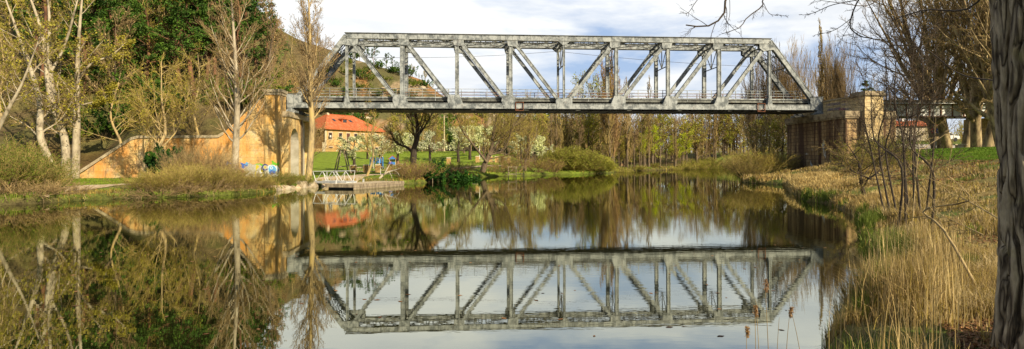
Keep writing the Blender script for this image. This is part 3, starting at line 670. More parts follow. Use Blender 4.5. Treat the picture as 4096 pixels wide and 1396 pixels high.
# approach span on the right
ap = empty('girder_bridge', (O_B[0], O_B[1], 0), TH)
tag(ap, 'white plate girder approach span with rusty ribs, right of the pale tower behind bare trees', 'bridge')
for t in (.6, TW-.6):
    m = MB(); m.bx(38.9, 58.9, t-.02, t+.02, 7.55, 8.9); m.build('girder', [WHITEP], ap)
    m = MB(); m.bx(38.9, 58.9, t-.17, t+.17, 7.5, 7.548); m.bx(38.9, 58.9, t-.17, t+.17, 8.902, 8.95)
    m.build('flange', [RUST], ap)
    for i in range(14):
        m = MB(); s = 39.6+i*1.45; m.bx(s-.05, s+.05, t-.13, t-.022, 7.55, 8.9); m.build('rib', [RUST], ap)
m = MB(); m.bx(38.8, 59, -.2, -.06, 8.97, 9.06, 0); m.build('cable_duct', [WHITEP], ap)
m = MB(); m.bx(38.8, 59, -.1, TW+.1, 9.2, 9.42)
for i in range(34): m.bx(38.9+i*.6, 39.1+i*.6, -.15, TW+.15, 9.06, 9.198)
m.build('deck', [TIEM], ap)
m = MB()
for z in (9.75, 10.3): m.bx(38.8, 59, -.03, .01, z-.015, z+.015)
for i in range(9): s = 39.5+i*2.4; m.bx(s-.025, s+.025, -.035, .015, 9.3, 10.34)
m.build('handrail', [RUST], ap)
m = MB(); m.bx(58.2, 61, -1, TW+1, .5, 7.48); m.build('end_pier', [MAS_T], ap)
# ------------------------------------------------------------ trees and plants
def unit(rng, n): return nrm(rng.normal(size=(n, 3)))
def grow(P, R, k, tr, ang, lenf, rr, up, wob, n, rng, lp=.4, rmin=.006, absL=None, flat=1.0, taper=.25):
    """k children on every branch; returns points and radii"""
    B, m, _ = P.shape
    t = (np.arange(k)[None] + rng.random((B, k)))/k; t = tr[0] + (tr[1]-tr[0])*t; t = t.ravel(); ix = np.repeat(np.arange(B), k)
    f = t*(m-1); i = np.clip(f.astype(int), 0, m-2); a = (f-i)[:, None]
    st = P[ix, i]*(1-a) + P[ix, i+1]*a; d = nrm(P[ix, i+1]-P[ix, i]); pr = R[ix, i]*(1-a[:, 0]) + R[ix, i+1]*a[:, 0]
    L = np.linalg.norm(np.diff(P, axis=1), axis=2).sum(1)[ix] if absL is None else np.full(B*k, absL)
    L = L*lenf*(1-lp*t)*rng.uniform(.65, 1.2, B*k)
    q = unit(rng, B*k); q[:, 2] *= flat; q = nrm(q - d*(q*d).sum(1, keepdims=True))
    an = np.radians(rng.uniform(*ang, B*k))[:, None]
    d = nrm(d*np.cos(an) + q*np.sin(an)); r0 = np.maximum(pr*rr, rmin)
    pts = [st]; 
    for j in range(n-1):
        pts.append(pts[-1] + d*(L/(n-1))[:, None]); d = nrm(d + np.array([0, 0, 1.])*up + wob*rng.normal(size=(B*k, 3)))
    rad = r0[:, None]*np.linspace(1, taper, n)[None]; rad = np.maximum(rad, rmin*.55)
    return np.stack(pts, 1), rad
def curve(ctrl, rad, n):
    C = np.array(ctrl, float); u = np.linspace(0, len(C)-1, n); i = np.clip(np.floor(u).astype(int), 0, len(C)-2); f = (u-i)[:, None]
    p0 = C[np.maximum(i-1, 0)]; p1 = C[i]; p2 = C[i+1]; p3 = C[np.minimum(i+2, len(C)-1)]
    P = .5*(2*p1+(p2-p0)*f+(2*p0-5*p1+4*p2-p3)*f**2+(3*p1-p0-3*p2+p3)*f**3)
    return P[None], np.interp(u, np.arange(len(rad))*(len(C)-1)/(len(rad)-1), rad)[None]
def leaves(P, per, size, rng, spread=.1, flat=1.0, t0=.2):
    B, m, _ = P.shape; N = int(B*per)
    ix = rng.integers(0, B, N); f = (t0+(1-t0)*rng.random(N))*(m-1); i = np.clip(f.astype(int), 0, m-2); a = (f-i)[:, None]
    c = P[ix, i]*(1-a)+P[ix, i+1]*a + rng.normal(size=(N, 3))*spread*np.array([1, 1, flat])
    u = unit(rng, N); v = nrm(np.cross(u, unit(rng, N))); s = size*rng.uniform(.6, 1.4, N)[:, None]
    V = np.stack([c-u*s, c-v*s*.6, c+u*s, c+v*s*.6], 1).reshape(-1, 3)
    return V, np.arange(N*4).reshape(-1, 4)
BARK_W = nmat('pale_poplar_bark', (.11, .085, .05), (.34, .28, .19), 2.2, .9, .5, c3=(.47, .40, .28), sc=(1, 1, .5), lo=.3, hi=.6)
BARK_B = nmat('brown_bark', (.07, .048, .028), (.20, .145, .085), 4, .92, .6, sc=(1, 1, .3))
BARK_O = nmat('lichened_ochre_bark', (.16, .12, .06), (.42, .31, .15), 3, .92, .5, sc=(1, 1, .3), c3=(.50, .36, .13))
BARK_D = nmat('dark_willow_bark', (.025, .018, .012), (.085, .06, .04), 4, .92, .6, sc=(1, 1, .3))
BARK_P = nmat('pine_bark', (.07, .035, .02), (.24, .11, .05), 3, .92, .6, sc=(1, 1, .4))
TW_B = leafmat('brown_twigs', [(.18, .125, .055), (.30, .22, .10)], .5, 0, .3)
TW_P = leafmat('pale_twigs', [(.23, .16, .07), (.38, .28, .14)], .5, 0, .3)
TW_O = leafmat('ochre_twigs', [(.27, .205, .065), (.44, .335, .12)], .5, 0, .3)
TW_R = leafmat('reddish_twigs', [(.24, .15, .075), (.37, .25, .13)], .5, 0, .3)
TW_D = leafmat('dark_twigs', [(.05, .035, .022), (.10, .07, .045)], .5, 0, .3)
LF_PINE = leafmat('pine_needles', [(.022, .062, .010), (.06, .135, .015), (.13, .225, .025)], .45, .12, .4)
LF_SPR = leafmat('fresh_spring_leaf', [(.20, .24, .02), (.36, .40, .035)], .5, .35, .3)
LF_LIME = leafmat('lime_willow_leaf', [(.36, .46, .01), (.56, .64, .02)], .5, .4, .25)
LF_OLV = leafmat('olive_bud', [(.27, .27, .035), (.44, .42, .06)], .6, .3, .35)
LF_YEL = leafmat('yellow_green_bud', [(.27, .25, .03), (.45, .40, .055)], .6, .3, .3)
LF_BUSH = leafmat('bush_leaf', [(.09, .14, .012), (.19, .24, .025)], .7, .3, .35)
LF_IVY = leafmat('ivy_leaf', [(.008, .035, .004), (.02, .075, .008), (.07, .17, .01)], .9, .1, .4)
LF_BLO = leafmat('white_blossom', [(.52, .56, .24), (.80, .82, .60)], 1.2, .3, .2)
LF_BRO = leafmat('brown_catkin', [(.30, .215, .085), (.46, .34, .15)], .6, .2, .35)

class Proto: pass
def tree_parts(name, trunkmats, trunk, crowntubes, leaf, crownmats, smooth=True):
    """trunk: list of (P,R,sides,mi); crowntubes same; leaf: list of (V,Q,mi)"""
    r = Proto(); r.name = name
    def mk(nm, tubs, lv, mats):
        mb = MB()
        for P, R, s, mi in tubs: V, Q = tubes(P, R, s); mb.add(V, [Q], mi)
        for V, Q, mi in lv: mb.add(V, [Q], mi)
        return make_mesh(nm, np.concatenate(mb.v), mb.f, mb.m, mats, False)
    r.trunk = mk('trunk', trunk, [], trunkmats); r.trunk.polygons.foreach_set('use_smooth', np.ones(len(r.trunk.polygons), bool))
    r.crown = mk('crown', crowntubes, leaf, crownmats) if (crowntubes or leaf) else None
    return r
def plant(pr, X, Y, h=1.0, rot=0., label='', cat='tree', group=None, z=None, w=None, name=None):
    z = hz1(X, Y) - .05 if z is None else z
    o = empty(name or pr.name, (X, Y, z), rot); w = h if w is None else w; o.scale = (w, w, h)
    t = link('trunk', pr.trunk, o)
    if pr.crown: link('crown', pr.crown, o)
    tag(o, label, cat, group); return o

def broad(name, H, seed, bark, twig, leaf=None, lsz=.06, lper=1.0, lean=(0, 0), k=(9, 8, 7), trunk_r=.28, ang=(30, 60), up=.12, t0=.3, lf=.5, rmin=.014, fork=None, k4=0, lspread=.12, wob=.13):
    """bare or budding broadleaf tree: forked trunk, limbs, branches, twigs"""
    rng = np.random.default_rng(seed)
    P0, R0 = curve([(0, 0, 0), (lean[0]*.3+.02*H*rng.normal(), lean[1]*.3, H*.33), (lean[0]*.65, lean[1]*.65+.02*H*rng.normal(), H*.66), (lean[0], lean[1], H)], [trunk_r*1.3, trunk_r, trunk_r*.62, trunk_r*.12], 12)
    for q in range(fork or 0):
        a_ = 2*pi*(q+.3)/fork + rng.uniform(-.3, .3); c_ = [(P0[0, 2, 0], P0[0, 2, 1], P0[0, 2, 2]-.3)] + [(P0[0, 2, 0]*.5+lean[0]*f*.8+cos(a_)*H*.26*f, lean[1]*f+sin(a_)*H*.22*f, H*(.17+.78*f)) for f in (.25, .6, 1)]
        Pf, Rf = curve(c_, [trunk_r*.62, trunk_r*.5, trunk_r*.34, trunk_r*.1], 12); P0 = np.concatenate([P0, Pf]); R0 = np.concatenate([R0, Rf])
    tr = [(P0, R0, 9, 0)]
    P1, R1 = grow(P0, R0, k[0], (t0, .96), ang, lf, .55, up, wob*.7, 7, rng, lp=.45, rmin=.03)
    tr.append((P1, R1, 5, 0))
    P2, R2 = grow(P1, R1, k[1], (.18, 1), (22, 52), .48, .5, up*.8, wob, 5, rng, rmin=rmin*1.4)
    P3, R3 = grow(P2, R2, k[2], (.15, 1), (20, 50), .5, .55, up*.6, wob*1.1, 4, rng, rmin=rmin)
    cr = [(P2, R2, 4, 0), (P3, R3, 3, 0)]; last = P3
    if k4:
        P4, R4 = grow(P3, R3, k4, (.2, 1), (20, 48), .55, .7, up*.4, wob, 3, rng, rmin=rmin*.75); cr.append((P4, R4, 3, 0)); last = P4
    lv = []
    if leaf is not None: V, Q = leaves(last, lper, lsz, rng, lspread); lv = [(V, Q, 1)]
    return tree_parts(name, [bark], tr, cr, lv, [twig] + ([leaf] if leaf is not None else []))
def lombardy(name, H, seed, bark, twig, leaf=None, lsz=.07, lper=1, stems=1, rmin=.016, spread=.16, k=(26, 8, 6), trunk_r=.3):
    rng = np.random.default_rng(seed); tr = []; Ps = []; Rs = []
    for i in range(stems):
        a = rng.uniform(0, 2*pi); d = .0 if i == 0 else spread*H*.35*rng.uniform(.5, 1); hh = H*(1 if i == 0 else rng.uniform(.7, .95))
        P, R = curve([(0, 0, 0), (d*.5*cos(a), d*.5*sin(a), hh*.3), (d*cos(a), d*sin(a), hh*.65), (d*1.1*cos(a), d*1.1*sin(a), hh)], [trunk_r*1.2*(1 if i == 0 else .6), trunk_r*.8*(1 if i == 0 else .7), trunk_r*.4, .03], 12)
        Ps.append(P); Rs.append(R)
    P0 = np.concatenate(Ps); R0 = np.concatenate(Rs); tr.append((P0, R0, 8, 0))
    P1, R1 = grow(P0, R0, k[0], (.08, .97), (14, 30), spread*1.6, .38, .22, .05, 7, rng, lp=.55, rmin=.025)
    P2, R2 = grow(P1, R1, k[1], (.1, 1), (10, 28), .42, .5, .2, .06, 5, rng, rmin=rmin*1.3)
    P3, R3 = grow(P2, R2, k[2], (.1, 1), (10, 30), .5, .6, .2, .07, 4, rng, rmin=rmin)
    lv = []
    if leaf is not None: V, Q = leaves(P3, lper, lsz, rng, .1); lv = [(V, Q, 1)]
    return tree_parts(name, [bark], tr, [(P1, R1, 4, 0), (P2, R2, 3, 0), (P3, R3, 3, 0)], lv, [twig] + ([leaf] if leaf is not None else []))
def pine(name, H, seed, leafm=LF_PINE, nl=38, conic=False):
    rng = np.random.default_rng(seed)
    P0, R0 = curve([(0, 0, 0), (.03*H*rng.normal(), .03*H*rng.normal(), H*.4), (.04*H*rng.normal(), .04*H*rng.normal(), H*.75), (0, 0, H)], [.24, .2, .13, .03], 10)
    if conic: P1, R1 = grow(P0, R0, 44, (.08, .98), (70, 95), .34, .3, .02, .05, 5, rng, lp=.93, rmin=.02)
    else: P1, R1 = grow(P0, R0, 24, (.22, .99), (48, 82), .36, .35, .05, .10, 6, rng, lp=.55, rmin=.025)
    P2, R2 = grow(P1, R1, 6, (.3, 1), (30, 60), .42, .5, .08, .12, 4, rng, rmin=.015, flat=.5)
    V, Q = leaves(P2, nl, .115 if not conic else .13, rng, .20 if not conic else .12, .55, .3)
    return tree_parts(name, [BARK_P], [(P0, R0, 8, 0), (P1, R1, 5, 0)], [(P2, R2, 3, 0)], [(V, Q, 1)], [BARK_P, leafm])
def thicket(name, H, W, seed, stems, twig, leaf=None, lsz=.04, lper=2, bark=None, rs=.02, k=(7, 5), up=.03, ang=60, dome=False, rmin=.01, wob=.12, t0=.25):
    """many thin stems fanning out of the ground"""
    rng = np.random.default_rng(seed); n = stems
    a = rng.uniform(0, 2*pi, n); rad = np.sqrt(rng.random(n)); bx = np.cos(a)*rad*W*.28; by = np.sin(a)*rad*W*.28
    tilt = np.radians(ang)*rad*rng.uniform(.6, 1.1, n); L = H*rng.uniform(.55, 1.1, n)*(1/np.maximum(.45, np.cos(tilt*.8)))
    if dome: L = H*np.sqrt(1/((np.cos(tilt)**2) + (np.sin(tilt)*H*2/W)**2))*rng.uniform(.85, 1.02, n)
    d = np.stack([np.cos(a)*np.sin(tilt), np.sin(a)*np.sin(tilt), np.cos(tilt)], 1)
    pts = [np.stack([bx, by, np.zeros(n)], 1)]
    for j in range(6): pts.append(pts[-1]+d*(L/6)[:, None]); d = nrm(d+np.array([0, 0, up])+wob*.6*rng.normal(size=(n, 3)))
    P0 = np.stack(pts, 1); R0 = (rs*rng.uniform(.6, 1.3, n))[:, None]*np.linspace(1, .3, 7)[None]
    P1, R1 = grow(P0, R0, k[0], (t0, 1), (15, 50), .4, .6, up, wob, 4, rng, rmin=rmin*1.2)
    P2, R2 = grow(P1, R1, k[1], (.1, 1), (15, 50), .45, .7, up, wob, 3, rng, rmin=rmin)
    lv = []
    if leaf is not None: V, Q = leaves(P2, lper, lsz, rng, .05); lv = [(V, Q, 1)]
    pr = tree_parts(name, [bark or twig], [(P0, R0, 4, 0)], [(P1, R1, 3, 0), (P2, R2, 3, 0)], lv, [twig] + ([leaf] if leaf is not None else []))
    pr.trunk.name = 'stems'; return pr
def plantS(pr, *a, **k):
    o = plant(pr, *a, **k)
    for c in o.children:
        if c.name.startswith('trunk'): c.name = 'stem'
        elif c.name.startswith('crown'): c.name = 'foliage'
    return o

# --- prototypes
print('protos')
pines = [pine('pine_tree', 12, 11), pine('pine_tree', 12, 12), pine('pine_tree', 12, 13)]
lmp = lombardy('bare_poplar', 20, 47, BARK_B, TW_P, None, stems=7, spread=.36, k=(20, 8, 6), rmin=.02, trunk_r=.2)
spruce = pine('spruce_tree', 12, 14, LF_PINE, 16, True)
yb = [broad('budding_tree', 11, 21+i, BARK_O, TW_O, LF_YEL, .11, 1.6, k=(12, 9, 7), trunk_r=.16, lspread=.12, ang=(28, 60), lf=.48) for i in range(2)]
bt = [broad('bare_tree', 14, 31+i, BARK_B, [TW_O, TW_B, TW_P][i], LF_OLV if i == 0 else LF_BRO, .12, .6, k=(12, 10, 8), trunk_r=.15, ang=(30, 62), up=.12, lf=.5, rmin=.026, t0=.12, lspread=.3, lean=([.8, -1.2, .3][i], 0)) for i in range(3)]
rt = broad('bare_tree', 14, 35, BARK_B, TW_R, LF_BRO, .12, .6, k=(12, 10, 8), trunk_r=.2, ang=(20, 45), up=.18, lf=.42, rmin=.03, t0=.12, lspread=.3)
gt = broad('budding_tree', 13, 37, BARK_B, TW_O, LF_SPR, .15, 1.5, k=(12, 9, 7), trunk_r=.2, ang=(26, 52), up=.12, lf=.45, rmin=.025, lspread=.3, t0=.15)
LF_DOME = leafmat('dome_willow_leaf', [(.28, .32, .035), (.46, .48, .07)], .5, .35, .25)
lb = [lombardy('lombardy_poplar', 20, 41+i, BARK_B, [TW_O, TW_P][i % 2], LF_BRO, .10, .4, spread=.13, rmin=.03, k=(30, 9, 7)) for i in range(2)]
lm = lombardy('lombardy_poplar', 20, 44, BARK_B, TW_R, LF_BRO, .10, .6, stems=5, spread=.26, k=(24, 8, 6), rmin=.025)
ol = [broad('budding_tree', 9, 51+i, BARK_B, TW_O, LF_OLV, .14, 1.2, k=(12, 9, 7), trunk_r=.16, ang=(30, 62), up=.1, lf=.5, rmin=.025, t0=.15, lspread=.3) for i in range(2)]
blo = [broad('blossom_tree', 5.2, 61+i, BARK_D, TW_D, LF_BLO, .12, 6, k=(8, 8, 5), trunk_r=.2, ang=(40, 75), up=.05, lf=.62, rmin=.014, t0=.28, lspread=.14) for i in range(2)]
lime = broad('willow_tree', 9, 66, BARK_B, TW_O, LF_LIME, .11, 3.0, k=(10, 9, 6), trunk_r=.22, ang=(30, 60), up=.03, lf=.48, rmin=.014, lspread=.22)
scr = thicket('scrub_bush', 1.6, 2.4, 71, 16, TW_B, LF_BUSH, .12, 3, k=(5, 4), rs=.02)
scrd = thicket('scrub_bush', 2.2, 2.8, 72, 18, TW_D, LF_PINE, .13, 5, k=(6, 4), rs=.02)
# ------------------------------------------------------------ planting the left bank and its wooded slope
def pxl(x, Y): return X_(x, Y)
rng = np.random.default_rng(5)
# white-barked poplars, leaning, left of the wall
def led(name, base, via, top, Y, r, seed, bark, twig, leaf, k=(12, 8, 6), lsz=.05, lper=1.0, lf=.3, ang=(30, 62), up=.06, extra=None, label='', t0=.2, rmin=.013, ztop=None, k4=0, lspread=.12):
    """tree whose leader follows the line seen in the photo (at distance Y)"""
    rg = np.random.default_rng(seed)
    Y = land(base[0], Y); rm1 = min(.03, r*.28)
    X0 = pxl(base[0], Y); z0 = hz1(X0, Y)
    def L(p): return (pxl(p[0], Y) - X0 + rg.normal()*.1, rg.normal()*.25, Z_(p[0], p[1], Y) - z0)
    ctrl = [(0, 0, -.2)] + [L(p) for p in via] + [L(top)]
    P0, R0 = curve(ctrl, [r*1.25, r, r*.8, r*.5, r*.15], 16)
    tr = [(P0, R0, 9, 0)]; PP = [P0]; RR = [R0]
    for ex in (extra or []):
        c = [L(p) for p in ex[0]]; P, R = curve(c, [ex[1], ex[1]*.7, ex[1]*.2], 16); tr.append((P, R, 8, 0)); PP.append(P); RR.append(R)
    P0 = np.concatenate(PP); R0 = np.concatenate(RR)
    P1, R1 = grow(P0, R0, k[0], (t0, .98), ang, lf, .34, up, .10, 8, rg, lp=.5, rmin=rm1); tr.append((P1, R1, 5, 0))
    P2, R2 = grow(P1, R1, k[1], (.15, 1), (22, 52), .46, .5, up, .12, 5, rg, rmin=rmin*1.4)
    P3, R3 = grow(P2, R2, k[2], (.15, 1), (20, 50), .5, .6, up, .13, 4, rg, rmin=rmin)
    cr = [(P2, R2, 4, 0), (P3, R3, 3, 0)]; last = P3
    if k4: P4, R4 = grow(P3, R3, k4, (.2, 1), (20, 45), .6, .7, up, .1, 3, rg, rmin=rmin*.8); cr.append((P4, R4, 3, 0)); last = P4
    lv = []
    if leaf is not None: V, Q = leaves(last, lper, lsz, rg, lspread); lv = [(V, Q, 1)]
    pr = tree_parts(name, [bark], tr, cr, lv, [twig] + ([leaf] if leaf is not None else []))
    return plant(pr, X0, Y, 1, 0, label, z=z0)
led('poplar_tree', (240, 690), [(185, 560), (150, 400), (100, 215)], (-5, -40), 56, .30, 101, BARK_W, TW_P, LF_YEL, label='pale barked poplar leaning left over the bank, leftmost of the leafing poplars', k=(12, 9, 6), lper=2.0, lsz=.10)
led('poplar_tree', (262, 700), [(240, 560), (205, 380), (170, 150)], (95, -60), 57.5, .34, 102, BARK_W, TW_P, LF_YEL, label='forked pale poplar with two upright leaders and yellow green buds', k=(9, 9, 6), extra=[([(205, 380), (200, 230), (206, 90), (180, -70)], .24), ([(212, 290), (245, 180), (300, 40), (318, -40)], .15)], lper=2.0, lsz=.10)
led('poplar_tree', (300, 695), [(312, 520), (315, 370), (322, 180)], (342, -60), 59, .32, 103, BARK_W, TW_P, LF_YEL, label='straight pale poplar right of the forked one with a branch reaching over the wall', k=(11, 9, 6), extra=[([(315, 320), (380, 260), (450, 215), (500, 160)], .13), ([(330, 420), (400, 400), (470, 360)], .09)], lper=2.0, lsz=.10)
led('poplar_tree', (-60, 700), [(-30, 560), (30, 450), (90, 330)], (160, 130), 50, .18, 104, BARK_W, TW_P, LF_YEL, label='slender pale stem leaning in from the left edge of the bank', k=(12, 8, 6), lf=.35, lper=2.0, lsz=.10)
led('poplar_tree', (935, 745), [(938, 560), (940, 400), (936, 200)], (918, -70), 51, .27, 105, BARK_W, TW_P, None, label='tall bare poplar with wide upswept branches in front of the ochre wall', k=(38, 11, 8), lf=.36, ang=(25, 52), up=.14, t0=.22, rmin=.015)
led('poplar_tree', (1232, 730), [(1243, 520), (1240, 380), (1243, 200)], (1232, -25), 56, .27, 106, BARK_O, TW_P, LF_BRO, label='narrow bare poplar with ochre trunk growing beside the arched abutment', k=(38, 10, 8), lf=.27, ang=(22, 44), up=.18, t0=.3, lsz=.05, lper=.6, rmin=.015)
led('lichened_tree', (632, 740), [(640, 610), (652, 520), (650, 400)], (640, 240), 55, .16, 107, BARK_O, TW_O, LF_YEL, label='ivy footed tree with yellow twigs in front of the orange wall', k=(16, 9, 7), lf=.52, ang=(35, 75), lsz=.06, lper=1.0, t0=.25, extra=[([(640, 640), (600, 560), (575, 480), (560, 380)], .08), ([(645, 600), (700, 520), (740, 430), (770, 330)], .08)])
led('lichened_tree', (780, 640), [(785, 560), (775, 450), (790, 330)], (800, 210), 62.5, .14, 108, BARK_O, TW_O, LF_OLV, label='scraggy tree on top of the wall between the two tall poplars', k=(16, 9, 6), lf=.55, ang=(35, 75), lsz=.06, lper=.8)
led('lichened_tree', (480, 640), [(470, 560), (450, 460), (470, 330)], (500, 200), 62, .13, 109, BARK_O, TW_O, LF_OLV, label='scraggy budding tree rising behind the sloping coping', k=(16, 9, 6), lf=.5, ang=(35, 75), lsz=.06, lper=.9)
# pines and other trees on the slope: rows further and further up
PL = 'dark green pine on the wooded slope behind the retaining wall'
spots = []
for Y, x0, x1, n in ((70, -150, 380, 7), (78, 330, 1060, 14), (88, -60, 1090, 14), (104, 0, 1120, 12), (122, 0, 1130, 9)):
    for i in range(n): spots.append((x0 + (x1-x0)*(i+rng.uniform(.1, .9))/n, Y + rng.uniform(-4, 4)))
for i, (x, Y) in enumerate(spots):
    X = pxl(x, Y); s, t = W2L(X, Y)
    if -2 < t < 8.5 and s > -60: continue
    h = rng.uniform(.85, 1.25)
    plant(pines[i % 3], X, Y, h, rng.uniform(0, 6), PL, 'tree', 'pines on the wooded slope', w=h*rng.uniform(.95, 1.25))
GB = 'budding yellow green tree mixed among the pines of the slope'; BB = 'bare pale brown tree standing among the pines of the slope'
for i in range(12):
    x = rng.uniform(-50, 720); Y = rng.uniform(66, 90); X = pxl(x, Y); s, t = W2L(X, Y)
    if -2 < t < 6: Y += 9; X = pxl(x, Y)
    if i % 2: plant(yb[i % 4 // 2], X, Y, rng.uniform(.8, 1.15), rng.uniform(0, 6), GB, 'tree', 'budding trees on the slope')
    else: plant(bt[i % 3], X, Y, rng.uniform(.7, 1.0), rng.uniform(0, 6), BB, 'tree', 'bare trees on the slope')
for i, (x, Y, h) in enumerate(((1085, 76, .75), (1130, 84, .8), (1165, 92, .8), (1200, 104, .75), (1150, 110, .9), (1110, 98, 1.0), (1070, 120, 1), (1180, 118, 1), (1150, 135, 1.1), (1120, 125, 1), (1250, 205, 1.1), (1300, 210, 1.1), (1340, 215, .9), (1280, 222, 1.2), (1200, 180, 1.2))):
    plant(bt[i % 3] if i % 2 else rt, pxl(x, Y), Y, h, i, 'bare russet tree on the falling ridge left of the bridge', 'tree', 'russet trees on the ridge')
for i in range(44):
    x = 1080 + (i*37 % 150) + rng.uniform(-9, 9); Y = 80 + i*3.2
    plant([bt[2], bt[0], rt, yb[0]][i % 4], pxl(x, Y), Y, rng.uniform(.55, .85), i, 'pale bare tree on the brown slope behind the left end of the truss', 'tree', 'pale trees on the brown slope')
for i in range(46):
    x = rng.uniform(250, 1060); Y = rng.uniform(64, 84); X = pxl(x, Y); s, t = W2L(X, Y)
    if -3.2 < t < .5 or s > -27: continue
    plantS([scr, scrd, scr][i % 3], X, Y, rng.uniform(.8, 1.5), i, 'low tangled bush on the steep slope just above the retaining wall', 'bush', 'bushes above the retaining wall')
# bushes at the waterline left
def bushes(lst, pr, label, group, cat='bush'):
    for i, (x, Y, h, w) in enumerate(lst):
        Y = land(x, Y, .1) if Y > 50 else Y
        plantS(pr, pxl(x, Y), Y, h, i*1.7, label, cat, group, w=w)
bu_g = thicket('riverside_bush', 2.6, 3.4, 81, 60, TW_O, LF_BUSH, .045, 2.6, k=(7, 5), rs=.016, rmin=.009)
bu_o = thicket('riverside_bush', 3.0, 3.6, 82, 70, TW_O, LF_OLV, .04, .8, k=(8, 6), rs=.02, rmin=.010)
bu_b = thicket('riverside_bush', 3.0, 3.6, 83, 70, TW_P, None, k=(8, 7), rs=.02, rmin=.010)
bu_t = thicket('brush_pile', 1.0, 3.0, 84, 60, TW_P, None, k=(5, 4), rs=.016, ang=85, rmin=.009, wob=.2, up=-.05)
bushes([(-30, 34.5, .75, .9), (50, 35, .7, .85), (115, 36, .65, .8), (175, 37, .5, .6), (10, 38, .85, 1.0), (100, 41, .85, .9), (175, 43, .7, .75), (20, 45, 1.05, 1.0), (225, 41, .4, .5), (-60, 40, 1.1, 1.1)], bu_g, 'green leafing bush crowding the far left bank', 'leafing bushes on the left bank')
bushes([(-20, 33, 1, 1.2), (90, 33.4, .9, 1.2), (180, 34.6, .9, 1.1), (250, 35.6, .7, .9)], bu_t, 'tangle of fallen pale twigs at the water edge, far left', 'twig tangles at the water edge', 'brush')
bushes([(600, 38.8, .32, .6), (650, 39.3, .42, .6), (695, 39.8, .42, .55), (750, 40.3, .5, .55), (810, 40.8, .5, .6), (870, 41.5, .48, .55), (920, 42.3, .42, .55), (965, 43.3, .4, .6), (1015, 44.5, .27, .5), (1050, 45.5, .2, .4), (725, 43, .5, .45)], bu_o, 'olive willow bush in the thicket before the ochre wall', 'willow thicket before the wall')
bushes([(715, 45, .75, .42), (785, 44.5, .85, .5), (850, 45, .9, .5), (905, 46, .6, .42)], bu_b, 'leafless twiggy bush at the back of the willow thicket', 'leafless bushes in the thicket')
bushes([(560, 37.6, .6, .7), (640, 38.2, .8, .9), (740, 39.2, .9, .9), (840, 40.2, .9, .9), (940, 42, .7, .8), (1040, 44.6, .5, .7)], bu_t, 'bent dry twigs trailing into the water under the willow thicket', 'dry twigs under the thicket', 'brush')
bushes([(1145, 50.6, .35, .4), (1215, 52.4, .38, .45), (1110, 50.5, .4, .5)], bu_g, 'small green tuft of bush between the bank boulders', 'small bushes between the boulders')
iv = thicket('ivy_bush', 2.2, 1.9, 85, 26, TW_D, LF_IVY, .11, 16, k=(6, 4), rs=.03, ang=35)
plantS(iv, pxl(655, 52.5), 52.5, 1.1, 0, 'green ivy mound at the foot of the tree by the blind arch', 'ivy', w=.9)
# ------------------------------------------------------------ park trees beyond
bz = [(1418, 92, .95), (1524, 99, .95), (1590, 108, 1.0), (1660, 112, 1.1), (1720, 116, 1.0), (1835, 112, 1.1), (1880, 118, 1.15), (1935, 124, 1.1), (2085, 122, 1.0), (2140, 126, 1.05), (2195, 128, .8), (1470, 120, .8)]
for i, (x, Y, h) in enumerate(bz): plant(blo[i % 2], pxl(x, Y), Y, h, i*1.3, 'white flowering fruit tree on the green lawn of the park', 'tree', 'flowering trees in the park', w=h*1.12)
led('willow_tree', (1655, 690), [(1655, 610), (1672, 540), (1660, 470)], (1650, 430), 72, .34, 121, BARK_D, TW_B, LF_OLV, label='dark bare willow with a side limb, standing among the white blossom', k=(18, 8, 6), lf=.52, ang=(30, 70), up=.07, lsz=.05, lper=.5, t0=.35, extra=[([(1655, 625), (1630, 590), (1590, 570), (1560, 520)], .2), ([(1670, 560), (1700, 500), (1730, 450)], .14)])
led('willow_tree', (1930, 700), [(1945, 655), (1965, 600), (1975, 540)], (1990, 450), 80, .42, 122, BARK_B, TW_O, LF_OLV, label='spreading ochre willow leaning right at the water edge with splayed limbs', k=(18, 9, 7), lf=.62, ang=(30, 66), up=.08, lsz=.06, lper=.6, t0=.25, extra=[([(1950, 640), (2000, 560), (2060, 500), (2090, 450)], .22), ([(1945, 650), (1890, 580), (1850, 520), (1820, 450)], .2), ([(1960, 620), (2010, 600), (2040, 540), (2060, 470)], .14)])
led('willow_tree', (2100, 690), [(2105, 620), (2112, 560), (2118, 500)], (2122, 430), 92, .22, 123, BARK_B, TW_O, LF_OLV, label='upright twiggy willow rising from a dark clump left of the round bush', k=(26, 9, 7), lf=.5, ang=(14, 45), up=.15, lsz=.06, lper=.6, t0=.05)
led('garden_tree', (1465, 700), [(1490, 650), (1500, 600), (1480, 540)], (1510, 470), 66, .12, 124, BARK_O, TW_O, LF_YEL, label='thin crooked tree with orange buds between the dock and the stone posts', k=(14, 8, 6), lf=.5, ang=(30, 65), lsz=.05, lper=.8)
